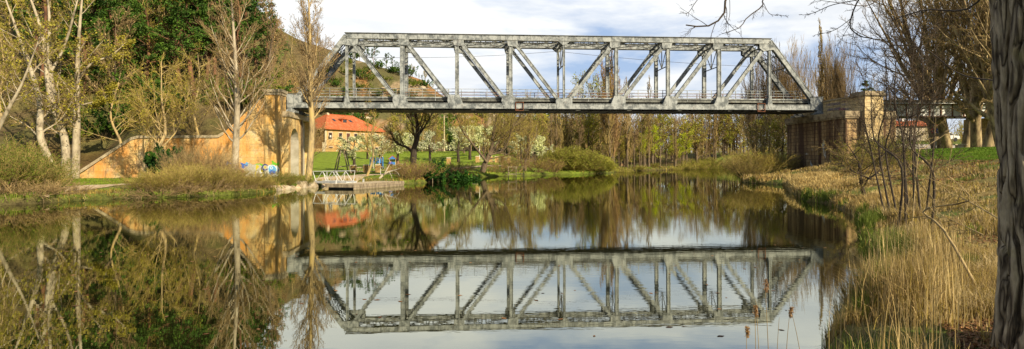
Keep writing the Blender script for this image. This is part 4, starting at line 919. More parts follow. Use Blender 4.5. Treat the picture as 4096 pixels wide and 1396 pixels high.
# dark bushes on the park bank
bd = thicket('riverside_bush', 2.4, 3.0, 86, 50, TW_R, LF_OLV, .05, .8, k=(7, 5), rs=.02, rmin=.012)
bushes([(1640, 63, .8, .9), (1690, 66, .7, .9), (1620, 66, .6, .8), (1830, 75, .8, .9), (1795, 73, .7, .9), (2060, 88, 1.1, 1.1), (2150, 92, 1.0, 1.2), (2210, 96, .8, 1.0), (2000, 84, .7, .9)], bd, 'reddish twiggy bush on the park bank across the river', 'twiggy bushes on the park bank')
plantS(iv, pxl(1745, 68), 68, 1.1, 1, 'dark green ivy covered bush leaning right beside the blossom', 'ivy', w=.85)
plantS(iv, pxl(1712, 66.5), 66.5, .55, 2, 'low dark ivy bush at the water, left of the leaning ivy', 'ivy', w=.8)
plantS(iv, pxl(1855, 74), 74, .95, 3, 'dark evergreen bush at the foot of the spreading willow', 'bush', w=1.1)
rb = thicket('round_bush', 5.4, 11, 87, 420, TW_O, LF_DOME, .11, 2.0, k=(8, 5), rs=.03, ang=86, dome=True, rmin=.016, wob=.06, t0=.35)
rb2 = thicket('round_bush', 5.0, 9, 88, 300, TW_O, LF_DOME, .11, 2.0, k=(8, 5), rs=.03, ang=86, dome=True, rmin=.016, wob=.06, t0=.35)
plantS(rb, pxl(2285, 113), 113, .74, 0, 'big round olive willow bush at the water edge, the larger left mound', 'bush', w=.80)
plantS(rb2, pxl(2372, 117), 117, .62, 1, 'round olive willow bush grown into the right side of the big mound', 'bush', w=.70)
# ------------------------------------------------------------ the treeline behind the bridge
def at(pr, x, ytop, Y, H0, label, group=None, cat='tree', w=1.0, rot=None):
    Y = land(x, Y, 2.0); X = pxl(x, Y); z = hz1(X, Y); H = Z_(x, ytop, Y) - z; return plant(pr, X, Y, H/H0, x if rot is None else rot, label, cat, group, w=H/H0*w)
at(lm, 2452, 262, 118, 20, 'tallest brown poplar clump standing well above the bridge deck', w=1.0)
at(lb[0], 2435, 300, 116, 20, 'slim brown poplar against the left of the tallest clump', w=1.1)
at(lb[1], 2508, 335, 121, 20, 'slim pale poplar just right of the tallest clump', w=1.0)
at(lb[0], 2595, 335, 150, 20, 'slender poplar peeping above the handrail right of the tallest clump', w=.9)
for x, yt in ((2330, 352), (2372, 346), (2395, 372)): at(gt, x, yt, 150, 13, 'yellow green treetop showing just above the bridge deck', 'yellow green trees behind the deck', w=.7)
for x, yt, Y in ((2115, 432, 110), (2205, 436, 135), (2225, 440, 142), (2240, 450, 140), (2265, 445, 150)): at(lb[x % 2], x, yt, Y, 20, 'brown upright poplar left of the red roofed shed', 'poplars left of the shed', w=1.2)
at(pines[0], 2160, 458, 190, 12, 'dark green pine far behind the white cross shaped mast', w=.8)
at(pines[1], 2182, 470, 195, 12, 'second dark pine right of the one behind the white mast', w=.8)
for x, yt in ((2785, 400), (2700, 440), (2810, 450), (2860, 445)): at(lb[x % 2], x, yt, 170, 20, 'pale upright poplar in the far treeline under the right bridge half', 'pale poplars in the far treeline', w=.9)
for i, (x, yt) in enumerate(((2640, 470), (2890, 450), (2950, 440), (2560, 500), (2480, 520), (2920, 480))): at(gt, x, yt, 160 if x < 2700 else 195, 13, 'fresh yellow green tree leafing out in the far treeline', 'fresh green trees of the far treeline', w=1.1)
for i in range(46):
    x = 2180 + i*17.5 + rng.uniform(-8, 8); Y = rng.uniform(195, 245); yt = rng.uniform(425, 510)
    at([bt[0], bt[1], bt[2], rt, gt, ol[0]][i % 6], x, yt, Y, [14, 14, 14, 14, 13, 9][i % 6], 'bare brown tree in the distant treeline beneath the bridge', 'distant treeline trees', w=rng.uniform(.7, 1.4))
for i in range(22):
    x = 2290 + i*31 + rng.uniform(-12, 12); Y = rng.uniform(128, 175) if x < 2700 else rng.uniform(205, 222); yt = rng.uniform(440, 520)
    if 2560 < x < 2800: Y = 195
    at([bt[1], rt, ol[0], bt[2]][i % 4], x, yt, Y, [14, 14, 9, 14][i % 4], 'bare branching tree in front of the distant treeline', 'nearer treeline trees', w=rng.uniform(.8, 1.3))
for i in range(16):
    x = 2235 + i*22+rng.uniform(-8, 8); at([rt, bt[0]][i % 2], x, rng.uniform(455, 520), rng.uniform(140, 165), 14, 'russet twiggy tree behind the round olive bush', 'russet trees behind the round bush', w=.9)
for i in range(30):
    x = 2440 + i*17 + rng.uniform(-7, 7)
    if 2560 < x < 2790: continue
    Yb = land(x, 100, 2.5) + rng.uniform(0, 12); at([ol[0], gt, ol[1], yb[1]][i % 4], x, rng.uniform(545, 625), Yb, [9, 13, 9, 11][i % 4], 'low rounded budding tree near the water of the far bank', 'low budding trees of the far bank', w=1.25)
for x, yt, Y, w in ((2610, 520, 140, 1.0), (2575, 540, 138, .8)): at(lime, x, yt, Y, 9, 'olive lime willow left of the bright drooping one', 'lime willows', w=w)
at(lime, 2705, 565, 150, 9, 'bright yellow green drooping willow on the far bank', w=1.1)
at(lime, 2745, 545, 150, 9, 'bright lime tree just right of the drooping willow', w=1.1)
at(lb[1], 2826, 460, 178, 20, 'thin pale poplar mirrored in the far end of the river', w=.45)
at(lb[1], 2862, 440, 180, 20, 'wide pale poplar mirrored at the far end of the river', w=1.1)
gb = thicket('riverside_bush', 2.6, 5, 89, 80, TW_O, LF_SPR, .07, 1.2, k=(7, 5), rs=.02, rmin=.014)
for i, (x, Y, h) in enumerate(((2780, 185, 1.3), (2750, 175, 1.0), (2830, 200, 1.5), (2880, 205, 1.6), (2925, 212, 1.3), (2500, 130, .8), (2850, 190, .9), (2700, 165, .6), (2620, 160, .5), (2560, 150, .5))):
    plantS(gb, pxl(x, Y), Y, h, i, 'soft green willow bush along the far bank', 'bush', 'soft green bushes on the far bank')
# behind the lawn: ochre trees climbing the far slope
for i in range(58):
    x = rng.uniform(1560, 2240); Y = rng.uniform(135, 190); p = [ol[0], bt[1], yb[0], ol[1], bt[2]][i % 5]
    at(p, x, rng.uniform(450, 560), Y, [9, 14, 11, 9, 14][i % 5], ['olive budding tree on the far side of the park lawn', 'bare brown tree on the far side of the park lawn', 'yellow budding tree on the far side of the park lawn', 'olive budding tree on the far side of the park lawn', 'bare brown tree on the far side of the park lawn'][i % 5], ['olive trees beyond the lawn', 'bare trees beyond the lawn', 'yellow trees beyond the lawn', 'olive trees beyond the lawn', 'bare trees beyond the lawn'][i % 5])
# hill: scrub, pines on the ridge
for i, (x, y, Y) in enumerate(((1440, 205, 243), (1468, 192, 244), (1500, 196, 242), (1548, 226, 240), (1570, 240, 240), (1592, 262, 240), (1610, 268, 238), (1640, 276, 238), (1665, 305, 240), (1688, 312, 238), (1420, 215, 246))):
    at(pines[i % 3], x, y-12, Y, 12, 'small dark pine on the skyline of the bare hill through the truss', 'skyline pines on the bare hill', w=1.0)
for i in range(9): 
    x = 1600+i*26+rng.uniform(-8, 8); at(ol[i % 2] if i % 3 else gt, x, np.interp(x, SKX, SKY)-rng.uniform(15, 50), 244, 9 if i % 3 else 13, 'pale green tree at the right shoulder of the bare hill', 'pale green trees on the hill shoulder', w=1.1)
for i in range(110):
    x = rng.uniform(1310, 2100); Y = rng.uniform(186, 240); sc_ = scrd if i % 3 == 0 else scr; k = rng.uniform(.8, 1.7)
    plantS(sc_, pxl(x, Y), Y, k, i, 'round dark green bush on the rocky hillside' if i % 3 == 0 else 'low scrub bush on the rocky hillside', 'bush', 'dark bushes on the hillside' if i % 3 == 0 else 'scrub on the hillside')
for i, (x, Y) in enumerate(((1280, 188), (1330, 190), (1385, 192), (1425, 195), (1310, 200), (1758, 200))): plantS(scrd, pxl(x, Y), Y, 2.4 if i < 5 else 2.9, i, 'large dark evergreen bush on the slope behind the stone house' if i < 5 else 'lone dark evergreen bush on the slope right of the wooden pole', 'bush', 'evergreen bushes behind the house' if i < 5 else None, w=2.0)

# ------------------------------------------------------------ right bank
for i, (x, yt, Y) in enumerate(((3110, 235, 110), (3165, 222, 112), (3215, 260, 108), (3055, 250, 116), (3020, 300, 120))): at(lmp, x, yt, Y, 20, 'many stemmed bare poplar rising behind the right end of the bridge', 'bare poplars behind the right bridge end', w=.75)
at(lb[0], 3285, 118, 112, 20, 'tallest slim brown poplar, alone above the right abutment', w=.8)
for i, (x, yt, Y) in enumerate(((3330, 205, 110), (3372, 225, 108), (3310, 240, 118))): at(lmp, x, yt, Y, 20, 'rounded pale poplar just right of the tallest slim one', 'pale poplars behind the parapet', w=.8)
at(spruce, 3465, 322, 105, 12, 'small dark spruce tip behind the capped tower', w=1.0)
for i in range(10):
    x = 3430 + i*38; at(lb[i % 2] if i % 2 else bt[i % 3], x, rng.uniform(300, 400), rng.uniform(118, 140), 20 if i % 2 else 14, 'bare pale tree behind the white approach span', 'bare trees behind the approach span', w=.8)
for i in range(14):
    x = 2960 + i*17; Y = 78 + rng.uniform(0, 22); at([bt[0], ol[0], bt[2]][i % 3], x, rng.uniform(445, 520), Y, [14, 9, 14][i % 3], 'tangled bare tree on the right bank under the bridge end', 'tangled trees under the right bridge end', w=1.1)
bushes([(2990, 67, .7, .8), (3030, 69, .85, .9), (3080, 71, .75, .8), (3120, 73, .65, .8), (3010, 74, 1.0, 1.0)], bu_o, 'olive bush at the foot of the dark abutment on the right bank', 'bushes by the dark abutment')
for i in range(12):
    x = 3430+i*42; at(ol[i % 2], x, rng.uniform(490, 560), rng.uniform(84, 105), 9, 'olive green tree in the park behind the approach span', 'olive trees behind the approach span', w=1.2)
bushes([(3520, 52, .9, 1.0), (3560, 56, .9, 1.1), (3480, 50, .8, 1.0)], bu_g, 'green leafing bush against the foot of the pale tower', 'green bushes by the pale tower')
# big poplars of the park at right
BARK_R = nmat('lichened_brown_bark', (.09, .065, .035), (.32, .23, .12), 3, .92, .7, sc=(1, 1, .3), c3=(.52, .40, .20))
bp = [broad('old_poplar', 17, 91+i, BARK_R, TW_B, LF_OLV, .05, .25, lean=(-4.0+i, 0), fork=4, k=(9, 8, 7), trunk_r=.36, ang=(25, 60), up=.12, lf=.5, rmin=.016, t0=.16, k4=2, lspread=.08) for i in range(2)]
for i, (x, Y, h, lb_) in enumerate(((3748, 78, 1.3, 'old pollard poplar at the left end of the park row, nearest the road signs'), (3790, 74, 1.3, 'thick old poplar standing right beside the stone bench'), (3866, 70, 1.25, 'old rough barked poplar third in the park row'), (3905, 67, 1.2, 'old poplar in the park row, fourth from the left'), (3950, 64, 1.2, 'old poplar closest to the camera in the park row'), (4010, 62, 1.2, 'old poplar mostly behind the big foreground trunk'), (4120, 60, 1.15, 'old poplar at the right edge reaching over the row'))):
    plant(bp[i % 2], pxl(x, Y), Y, h, [0, .5, 3.4, .9, 2.8, .3, 0][i], lb_, 'tree', w=h*1.0)
# small thorny tree and saplings on the right bank
led('thorn_tree', (3462, 742), [(3455, 700), (3440, 672), (3425, 640)], (3400, 575), 29, .075, 131, BARK_D, TW_B, LF_OLV, label='low spreading thorn tree in the straw in front of the dark abutment', k=(14, 8, 6), lf=.75, ang=(35, 80), lsz=.018, lper=.8, rmin=.006, t0=.1, extra=[([(3460, 725), (3500, 680), (3530, 640), (3560, 590)], .05), ([(3458, 715), (3400, 690), (3350, 650)], .04)], lspread=.03)
sap = ((3545, 750, 3500, 300, 20), (3570, 745, 3530, 250, 19), (3583, 800, 3480, 420, 15.5), (3600, 760, 3560, 330, 18), (3622, 775, 3600, 200, 17), (3640, 750, 3650, 240, 18.5), (3660, 768, 3665, 180, 17.5), (3687, 760, 3690, 170, 18), (3700, 742, 3720, 260, 19), (3715, 840, 3660, 430, 13))
for i, (xb, yb_, xt, yt, Y) in enumerate(sap):
    led('sapling', (xb, yb_), [((xb*.66+xt*.34)+8*sin(i), yb_*.66+yt*.34), ((xb*.33+xt*.67)-8*sin(i*2), yb_*.34+yt*.66)], (xt, yt-110), Y, .026, 140+i, BARK_D, TW_D, None, label='slim bare sapling in the cluster before the approach span', k=(14, 6, 4), lf=.30, ang=(30, 60), up=.05, rmin=.005)
for o in bpy.data.objects:
    if o.name.startswith('sapling'): o['group'] = 'saplings on the right bank'
# ------------------------------------------------------------ grass, reeds, litter
def blades(x, y, z, h, w, lean, rng, curl=.35):
    n = len(x); a = rng.uniform(0, 2*pi, n); L = np.abs(rng.normal(0, lean, n))*h; b = rng.uniform(0, pi, n)
    base = np.stack([x, y, z-.03], 1); dx = np.stack([np.cos(a)*L, np.sin(a)*L, np.zeros(n)], 1)
    wd = np.stack([np.cos(b), np.sin(b), np.zeros(n)], 1)*w[:, None]/2
    m = base + dx*curl + np.array([0, 0, 1.])*(h*.6)[:, None]; t = base + dx + np.array([0, 0, 1.])*(h*(1-.25*np.minimum(1, L/h)))[:, None]
    V = np.stack([base-wd, base+wd, m+wd*.7, m-wd*.7, t], 1).reshape(-1, 3); i = np.arange(n)[:, None]*5
    return V, i+np.array([[0, 1, 2, 3]]), i+np.array([[3, 2, 4]])
def grass_obj(name, pts, mat, rng, lean=.3):
    x, y, h, w = pts; z = hz(x, y); V, q, t = blades(x, y, z, h, w, lean, rng)
    o = link(name, make_mesh(name, V, [q, t], [np.zeros(len(q)), np.zeros(len(t))], [mat])); return kind(o, 'stuff')
G_STRAW = leafmat('dry_straw', [(.30, .21, .08), (.48, .36, .16), (.62, .50, .26)], .8, .3, .45)
G_OCH = leafmat('ochre_grass', [(.17, .13, .035), (.32, .24, .06), (.42, .33, .09)], .7, .3, .4)
G_GRN = leafmat('spring_grass', [(.10, .15, .02), (.22, .27, .04)], .5, .35, .3)
L_DEAD = leafmat('dead_leaves', [(.16, .075, .03), (.36, .19, .08)], 1.5, .1, .4)
rg = np.random.default_rng(77)
def samp(n, x0, x1, Y0, Y1, pw=1.0):
    u = rg.uniform(x0, x1, n); Y = Y0*(Y1/Y0)**(rg.random(n)**pw); return (u-CX)/F*Y, Y
X, Y = samp(300000, 2940, 4180, 4.3, 66, .85)
px = CX + F*X/Y; sd = river_sd(X, Y); cl = fbm(X*.55+3, Y*.55, 3); c2 = fbm(X*1.6, Y*1.6+20, 3); c3 = fbm(X*.2+60, Y*.2, 3)
px = CX + F*X/Y
tall = sst(3.4, 1.6, sd)*sst(15, 10, Y)*sst(3900, 3780, px)
den = np.where(sd < .0, 0, np.clip(.1 + 2.2*(cl-.38), .04, 1))
den *= np.clip(1.25 - .08*sd, .3, 1); den = np.where((sd > 12.5) & (Y > 33), .04, den); den *= np.where((px > 3700) & (Y > 12), .55, 1)
keep = rg.random(len(X)) < den; keep &= (sd > .05) & ~((px > 3830) & (Y < 6.5) & (rg.random(len(X)) < .6))
X, Y, sd, cl, c2, tall, px, c3 = [q[keep] for q in (X, Y, sd, cl, c2, tall, px, c3)]
h = .16 + .34*sst(.42, .62, cl)*rg.uniform(.5, 1.2, len(X)) + .14*sst(3, .5, sd); 
stem_ = rg.random(len(X)) < .10*tall; h = np.where(stem_, rg.uniform(.4, .95, len(X)), h*(1+.15*tall)); h = h*np.where((px > 3740) & ~stem_, .6, 1); h = np.where((sd > 10), h*.6, h)
h = np.where((Y < 7) & (px < 3500), h*.7, h)
wd = np.maximum(.0075, .0014*Y)*rg.uniform(.6, 1.4, len(X))
isg = (.5*c2+.5*c3 + .06*sst(5, 9, sd) + .10*sst(3740, 3900, px) + .25*sst(1.2, .2, sd) + .12*sst(8, 14, sd) > .63) & ~stem_; iso = (~isg) & (rg.random(len(X)) < .42) & ~stem_
ist = ~isg & ~iso
for nm, mk, mt, ln in (('dry_grass', ist & ~stem_, G_STRAW, .5), ('tall_straw', stem_, G_STRAW, .10), ('ochre_grass', iso, G_OCH, .5), ('green_grass', isg, G_GRN, .35)):
    grass_obj(nm, (X[mk], Y[mk], h[mk], wd[mk]), mt, rg, ln)
# big straw tussocks hanging over the water
tx = []; ty = []; th = []
for (x, Y0, r, n, hh) in ((3150, 51, 3.2, 5200, 1.1), (3230, 47, 2.4, 3600, 1.0), (3080, 56, 2.0, 1800, .8), (3200, 43, 2.0, 2600, .9), (3480, 25, 1.2, 1400, .6), (3330, 30, 1.0, 1000, .5), (3360, 7.3, .28, 900, .33), (3420, 8.2, .3, 700, .35), (3010, 62, 2.4, 1500, .6), (3390, 17.6, .5, 700, .5), (3300, 36, 1.6, 1500, .7), (3270, 38, 1.4, 1500, .7), (3420, 36, 1.6, 1500, .6), (3560, 27, 1.4, 1500, .6)):
    a = rg.uniform(0, 2*pi, n); q = np.sqrt(rg.random(n))*r; tx.append(X_(x, Y0)+q*np.cos(a)); ty.append(Y0+q*np.sin(a)); th.append(hh*rg.uniform(.5, 1.1, n)*(1.1-.5*q/r))
tx, ty, th = map(np.concatenate, (tx, ty, th)); k = river_sd(tx, ty) > .05; tx, ty, th = tx[k], ty[k], th[k]
grass_obj('straw_tussocks', (tx, ty, th, np.maximum(.009, .0015*ty)), G_STRAW, rg, .45)
# left bank and park bank: fringe along the water, turf
X, Y = samp(130000, -80, 3000, 28, 215, 1.0); sd = river_sd(X, Y); px = CX+F*X/Y; rt_ = X > np.interp(Y, [0, 60, 75, 230], [0, 22, 26, 78])
k = (sd > .05) & (sd < 2.2+Y*.012) & ~rt_; X, Y, sd, px = X[k], Y[k], sd[k], px[k]
h = rg.uniform(.08, .30, len(X))*sst(3, .6, sd)*(1+.006*Y) + .05; wd = .0016*Y*rg.uniform(.6, 1.3, len(X)); g = fbm(X*.5, Y*.5, 3) > .47
grass_obj('bank_grass', (X[~g], Y[~g], h[~g], wd[~g]), G_OCH, rg, .4); grass_obj('green_bank_grass', (X[g], Y[g], h[g], wd[g]), G_GRN, rg, .35)
X, Y = samp(200000, 0, 2300, 36, 150, 1.0); sd = river_sd(X, Y); s, t = W2L(X, Y); k = (sd > 2) & ((t < -3.3) | (s > -23)) & (rg.random(len(X)) < .5); X, Y = X[k], Y[k]
# keep the path clear
P = np.array(pl); dm = np.full(len(X), 1e9)
for a, b2 in zip(P, P[1:]):
    e = b2-a; tt = np.clip(((X-a[0])*e[0]+(Y-a[1])*e[1])/(e@e), 0, 1); dm = np.minimum(dm, np.hypot(X-a[0]-tt*e[0], Y-a[1]-tt*e[1]))
k = dm > 1.5; X, Y = X[k], Y[k]
grass_obj('park_turf', (X, Y, rg.uniform(.05, .13, len(X)), .0018*Y), leafmat('park_turf', [(.16, .24, .015), (.28, .38, .035)], .25, .35, .2), rg, .5)
X, Y = samp(60000, 3560, 4150, 38, 70, 1); sd = river_sd(X, Y); k = (sd > 12); X, Y = X[k], Y[k]
grass_obj('lawn_turf', (X, Y, rg.uniform(.05, .13, len(X)), .0018*Y), leafmat('lawn_turf', [(.09, .19, .012), (.20, .32, .03)], .25, .35, .2), rg, .5)
# fallen leaves
X, Y = samp(30000, 3480, 4150, 5, 44, .9); sd = river_sd(X, Y); k = (sd > 1.2) & (fbm(X*.7+4, Y*.7+9, 3) > .50); X, Y = X[k], Y[k]
n = len(X); c = np.stack([X, Y, hz(X, Y)+.02], 1); u = nrm(np.stack([rg.normal(size=n), rg.normal(size=n), .3*rg.normal(size=n)], 1)); v = nrm(np.cross(u, np.array([0, 0, 1.])+.4*rg.normal(size=(n, 3)))); s_ = np.maximum(.03, .0022*Y)[:, None]*rg.uniform(.6, 1.2, (n, 1))
V = np.stack([c-u*s_, c-v*s_*.6, c+u*s_, c+v*s_*.6], 1).reshape(-1, 3)
kind(link('leaf_litter', make_mesh('leaf_litter', V, [np.arange(n*4).reshape(-1, 4)], [np.zeros(n)], [L_DEAD])), 'stuff')
# reeds in front of the water
PLM = leafmat('reed_plume', [(.30, .18, .08), (.46, .30, .15)], 5, .3, .3)
def reed(xb, Y0, xt, yt, label, plume=True, r=.0035):
    z0 = 0.0; X0 = X_(xb, Y0); g = hz1(X0, Y0); z0 = g if g > 0 else -.05
    o = empty('reed', (X0, Y0, z0)); H = Z_(xt, yt, Y0)-z0; dx = X_(xt, Y0)-X0
    P, R = curve([(0, 0, 0), (dx*.25, .01, H*.4), (dx*.6, .02, H*.75), (dx, .02, H)], [r, r, r*.7, r*.4], 9); V, Q = tubes(P, R, 4); link('stem', make_mesh('stem', V, [Q], [np.zeros(len(Q))], [G_STRAW]), o)
    if plume:
        q = np.random.default_rng(int(xb)); n = 160; t = q.random(n); c = np.stack([dx*(.86+.14*t)+q.normal(size=n)*.007, q.normal(size=n)*.007, H*(.93+.075*t)], 1); u = nrm(q.normal(size=(n, 3))+np.array([0, 0, 1.5])); v = nrm(np.cross(u, q.normal(size=(n, 3))))
        V = np.stack([c-u*.012, c-v*.003, c+u*.012, c+v*.003], 1).reshape(-1, 3); link('plume', make_mesh('plume', V, [np.arange(n*4).reshape(-1, 4)], [np.zeros(n)], [PLM]), o)
    tag(o, label, 'reed')
reed(3085, 4.6, 3062, 1120, 'tallest dry reed with brown plume standing before the mirrored bridge corner')
reed(3030, 4.5, 3022, 1225, 'reed with a dark brown plume just left of the tallest reed')
reed(3045, 5.2, 3025, 1200, 'short bent reed between two plumed reeds', False)
reed(2990, 4.4, 2988, 1310, 'short brown plumed reed, leftmost by the lower picture edge')
reed(3240, 4.8, 3170, 1250, 'thin leaning straw stalk near the bank corner', False)
reed(3130, 4.7, 3165, 1230, 'dry branching weed stalk beside the reeds', True)
reed(3100, 4.9, 3120, 1270, 'pale stalk leaning right between the reeds', False)
# ------------------------------------------------------------ big foreground trunk, with overhanging branches
fm, nt, b = newmat('furrowed_bark'); v = coords(nt, (1, 1, .16))
rgd = noise(nt, coords(nt, (1, 1, .12)), 11, 2, .5, .5); wb = noise(nt, coords(nt, (1, 1, .5)), 3.2, 4, .6)
sb = ND(nt, 'Math', operation='SUBTRACT'); nt.links.new(rgd, sb.inputs[0]); sb.inputs[1].default_value = .5; ab_ = ND(nt, 'Math', operation='ABSOLUTE'); nt.links.new(sb.outputs[0], ab_.inputs[0]); vo = ab_.outputs[0]
n1 = noise(nt, coords(nt, (1, 1, .35)), 18, 6, .7); n0 = noise(nt, coords(nt), 2.2, 4, .6)
c = ramp(nt, vo, [(.0, (.045, .032, .02)), (.03, (.16, .12, .075)), (.10, (.40, .32, .21))])
c = mixc(nt, 1.0, c, ramp(nt, n1, [(.3, .55), (.7, 1.35)]), 'MULTIPLY'); c = mixc(nt, ramp(nt, n0, [(.6, 0), (.72, .5)]), c, (.30, .27, .10))
setc(nt, b, c); b.inputs['Roughness'].default_value = .95
hh = mixc(nt, .3, ramp(nt, vo, [(0, 0), (.10, 1)]), n1); bump(nt, b, hh, .9, .02)
TY = 5.3; TX = X_(4174, TY); tz = hz1(TX, TY)
ft = empty('old_tree', (TX, TY, tz - .1))
nz, na = 420, 260; zz = np.linspace(0, 4.6, nz); aa = np.arange(na)*2*pi/na; ZZ, AA = np.meshgrid(zz, aa, indexing='ij')
rad = .325*(1+.2*np.exp(-ZZ*4)) - .004*ZZ
rx = AA + .18*np.sin(ZZ*1.3) + .25*(fbm(ZZ*.9, np.cos(AA)*.6+3, 3)-.5)
ridge = np.abs(np.sin(rx*8 + 3.4*fbm(ZZ*1.6, np.cos(AA)*1.5+np.sin(AA)+7, 3)*3))
fine = fbm(np.cos(AA)*6+20+np.sin(AA)*5, ZZ*2.6+np.sin(AA)*6, 5)
rad = rad - .075*(1-ridge)**2.2 + .05*(fine-.5) + .02*(fbm(AA*14, ZZ*9, 3)-.5) + .045*(fbm(np.cos(AA)*1.2+5, ZZ*.8+np.sin(AA)*1.2, 3)-.5)
cx = -.02*ZZ + .03*np.sin(ZZ*1.1); V = np.stack([cx+rad*np.cos(AA), rad*np.sin(AA), ZZ], -1).reshape(-1, 3); i = np.arange(nz*na).reshape(nz, na); j = np.roll(i, -1, 1)
Q = np.stack([i[:-1], j[:-1], j[1:], i[1:]], -1).reshape(-1, 4)
link('trunk', make_mesh('trunk', V, [Q], [np.zeros(len(Q))], [fm], True), ft)
# limbs: enter the frame from above
rg2 = np.random.default_rng(9); Ps = []; Rs = []
def L(x, y, Y): return (X_(x, Y)-TX, Y-TY, Z_(x, y, Y)-tz+.1)
mains = [([(-.1, 0, 4.3), L(3700, -330, 6.2), L(3350, -360, 7.2), L(3040, -190, 7.6), L(2915, -30, 7.6), L(2895, 60, 7.6), L(2830, 105, 7.6), L(2745, 100, 7.6)], .05),
    ([L(3250, -300, 7.3), L(3120, -140, 7.4), L(3055, -10, 7.4), L(3050, 25, 7.4), L(2990, 70, 7.4), L(2960, 110, 7.4), L(2890, 135, 7.4)], .022),
    ([L(3055, 10, 7.4), L(3080, 55, 7.4), L(3120, 60, 7.4), L(3150, 66, 7.4)], .009),
    ([L(2920, -10, 7.6), L(2920, 60, 7.6), L(2905, 110, 7.6), L(2915, 150, 7.6)], .009),
    ([L(3040, -190, 7.6), L(2900, -90, 7.6), L(2800, -10, 7.6), L(2760, 45, 7.6), L(2740, 55, 7.6)], .014),
    ([L(3700, -330, 6.2), L(3560, -180, 6.4), L(3455, -30, 6.5), L(3420, 30, 6.5), L(3400, 100, 6.5), L(3420, 130, 6.5), L(3460, 150, 6.5), L(3540, 160, 6.5)], .024),
    ([L(3410, 70, 6.5), L(3340, 120, 6.5), L(3260, 140, 6.5)], .009), ([L(3430, 0, 6.5), L(3330, 20, 6.5), L(3260, 50, 6.5), L(3215, 60, 6.5)], .012), ([L(3400, 100, 6.5), L(3370, 150, 6.5), L(3345, 200, 6.5)], .007),
    ([(-.15, .1, 3.9), L(3900, 20, 6.6), L(3700, 40, 7.4), L(3560, 85, 8)], .03), ([L(4100, 330, 6), L(3850, 300, 7.0), L(3700, 195, 7.6), L(3560, 180, 8)], .022), ([L(3560, -60, 7), L(3480, 20, 7), L(3350, 10, 7), L(3240, -5, 7)], .014)]
M = [curve(c_, [r*.42, r*.34, r*.16], 14) for c_, r in mains]; P0 = np.concatenate([p for p, _ in M]); R0 = np.concatenate([r for _, r in M])
for p_, r_ in M: V, Q = tubes(p_, r_, 6); link('limb', make_mesh('limb', V, [Q], [np.zeros(len(Q))], [BARK_D], True), ft)
P1, R1 = grow(P0[:, 4:], R0[:, 4:], 9, (.1, 1), (25, 65), .20, .5, -.03, .2, 6, rg2, rmin=.003, lp=.3); P2, R2 = grow(P1, R1, 5, (.2, 1), (25, 60), .45, .6, -.02, .25, 5, rg2, rmin=.0022)
mb = MB(); 
for p, r in ((P1, R1), (P2, R2)): V, Q = tubes(p, r, 3); mb.add(V, [Q], 0)
mb.build('crown', [TW_D], ft)
tag(ft, 'massive furrowed tree trunk at the right edge with bare twigs hanging into the sky', 'tree')
# leaning bare sapling before the trunk
led('sapling', (3975, 1060), [(3905, 950), (3880, 860), (3840, 800)], (3770, 690), 7.2, .016, 170, BARK_O, TW_B, None, label='leaning bare sapling in the foreground, close left of the massive trunk', k=(9, 4, 3), lf=.45, ang=(30, 60), up=.03, rmin=.002, extra=[([(3884, 870), (3905, 800), (3935, 770)], .008), ([(3895, 930), (3840, 900), (3760, 850)], .007)])
led('sapling', (3640, 700), [(3660, 640), (3700, 590), (3760, 540)], (3840, 480), 12, .01, 171, BARK_O, TW_B, None, label='thin pale stem crossing in front of the saplings up to the road', k=(8, 3, 2), lf=.3, ang=(30, 60), up=.03, rmin=.003)
# ------------------------------------------------------------ stone house and other small things
STONE = masonry('warm_rubble_stone', [(.36, .19, .065), (.56, .35, .13), (.60, .41, .19)], (.55, .40, .22), .7, .4, (.35, .2, .1), .5, (1, 1, .7), None, .5, .02, .55)
tm, nt, b = newmat('clay_roof_tiles'); v = coords(nt)
wv = ND(nt, 'TexWave', Scale=1.6, Distortion=.6); wv.bands_direction = 'X'; nt.links.new(v, wv.inputs['Vector'])
n = noise(nt, v, 1.1, 6, .8); n2 = noise(nt, v, 5, 3, .8)
c = ramp(nt, n2, [(.3, (.30, .06, .02)), (.5, (.50, .115, .03)), (.7, (.60, .22, .085))]); c = mixc(nt, 1, c, ramp(nt, wv.outputs[0], [(0, .55), (.5, 1.15)]), 'MULTIPLY'); c = mixc(nt, ramp(nt, n, [(.5, 0), (.65, .45)]), c, (.60, .36, .2))
setc(nt, b, c); b.inputs['Roughness'].default_value = .9; bump(nt, b, wv.outputs[0], .6, .06)
WINM = nmat('dark_red_shutter', (.07, .025, .015), (.13, .045, .03), 3); GLASS = nmat('dark_glass', (.02, .022, .025), (.05, .05, .055), 2, .12, 0); TRIM = nmat('pale_cut_stone', (.48, .38, .24), (.62, .52, .36), 3)
A = np.array([-49.8, 160.0]); Bp = np.array([-38.0, 176.2]); dv = (Bp-A)/np.linalg.norm(Bp-A); HL = np.linalg.norm(Bp-A); hr = math.atan2(dv[1], dv[0]); zb = 4.4; WH = 6.9; DP = 13
ho = empty('stone_house', (A[0], A[1], zb), hr); tag(ho, 'two storey rubble stone house with red hipped tile roof on the park slope', 'house')
m = MB(); m.bx(0, HL, 0, DP, 0, WH); m.build('wall', [STONE], ho)
m = MB(); m.bx(-.08, .35, -.08, .35, 0, WH-.02); m.bx(HL-.3, HL+.08, -.08, .35, 0, WH-.02); m.build('quoin', [TRIM], ho)
e = .7; rz_ = 4.5; r0 = 5.6
m = MB(); C = [(-e, -e, WH), (HL+e, -e, WH), (HL+e, DP+e, WH), (-e, DP+e, WH), (r0, DP/2, WH+rz_), (HL-r0, DP/2, WH+rz_)]
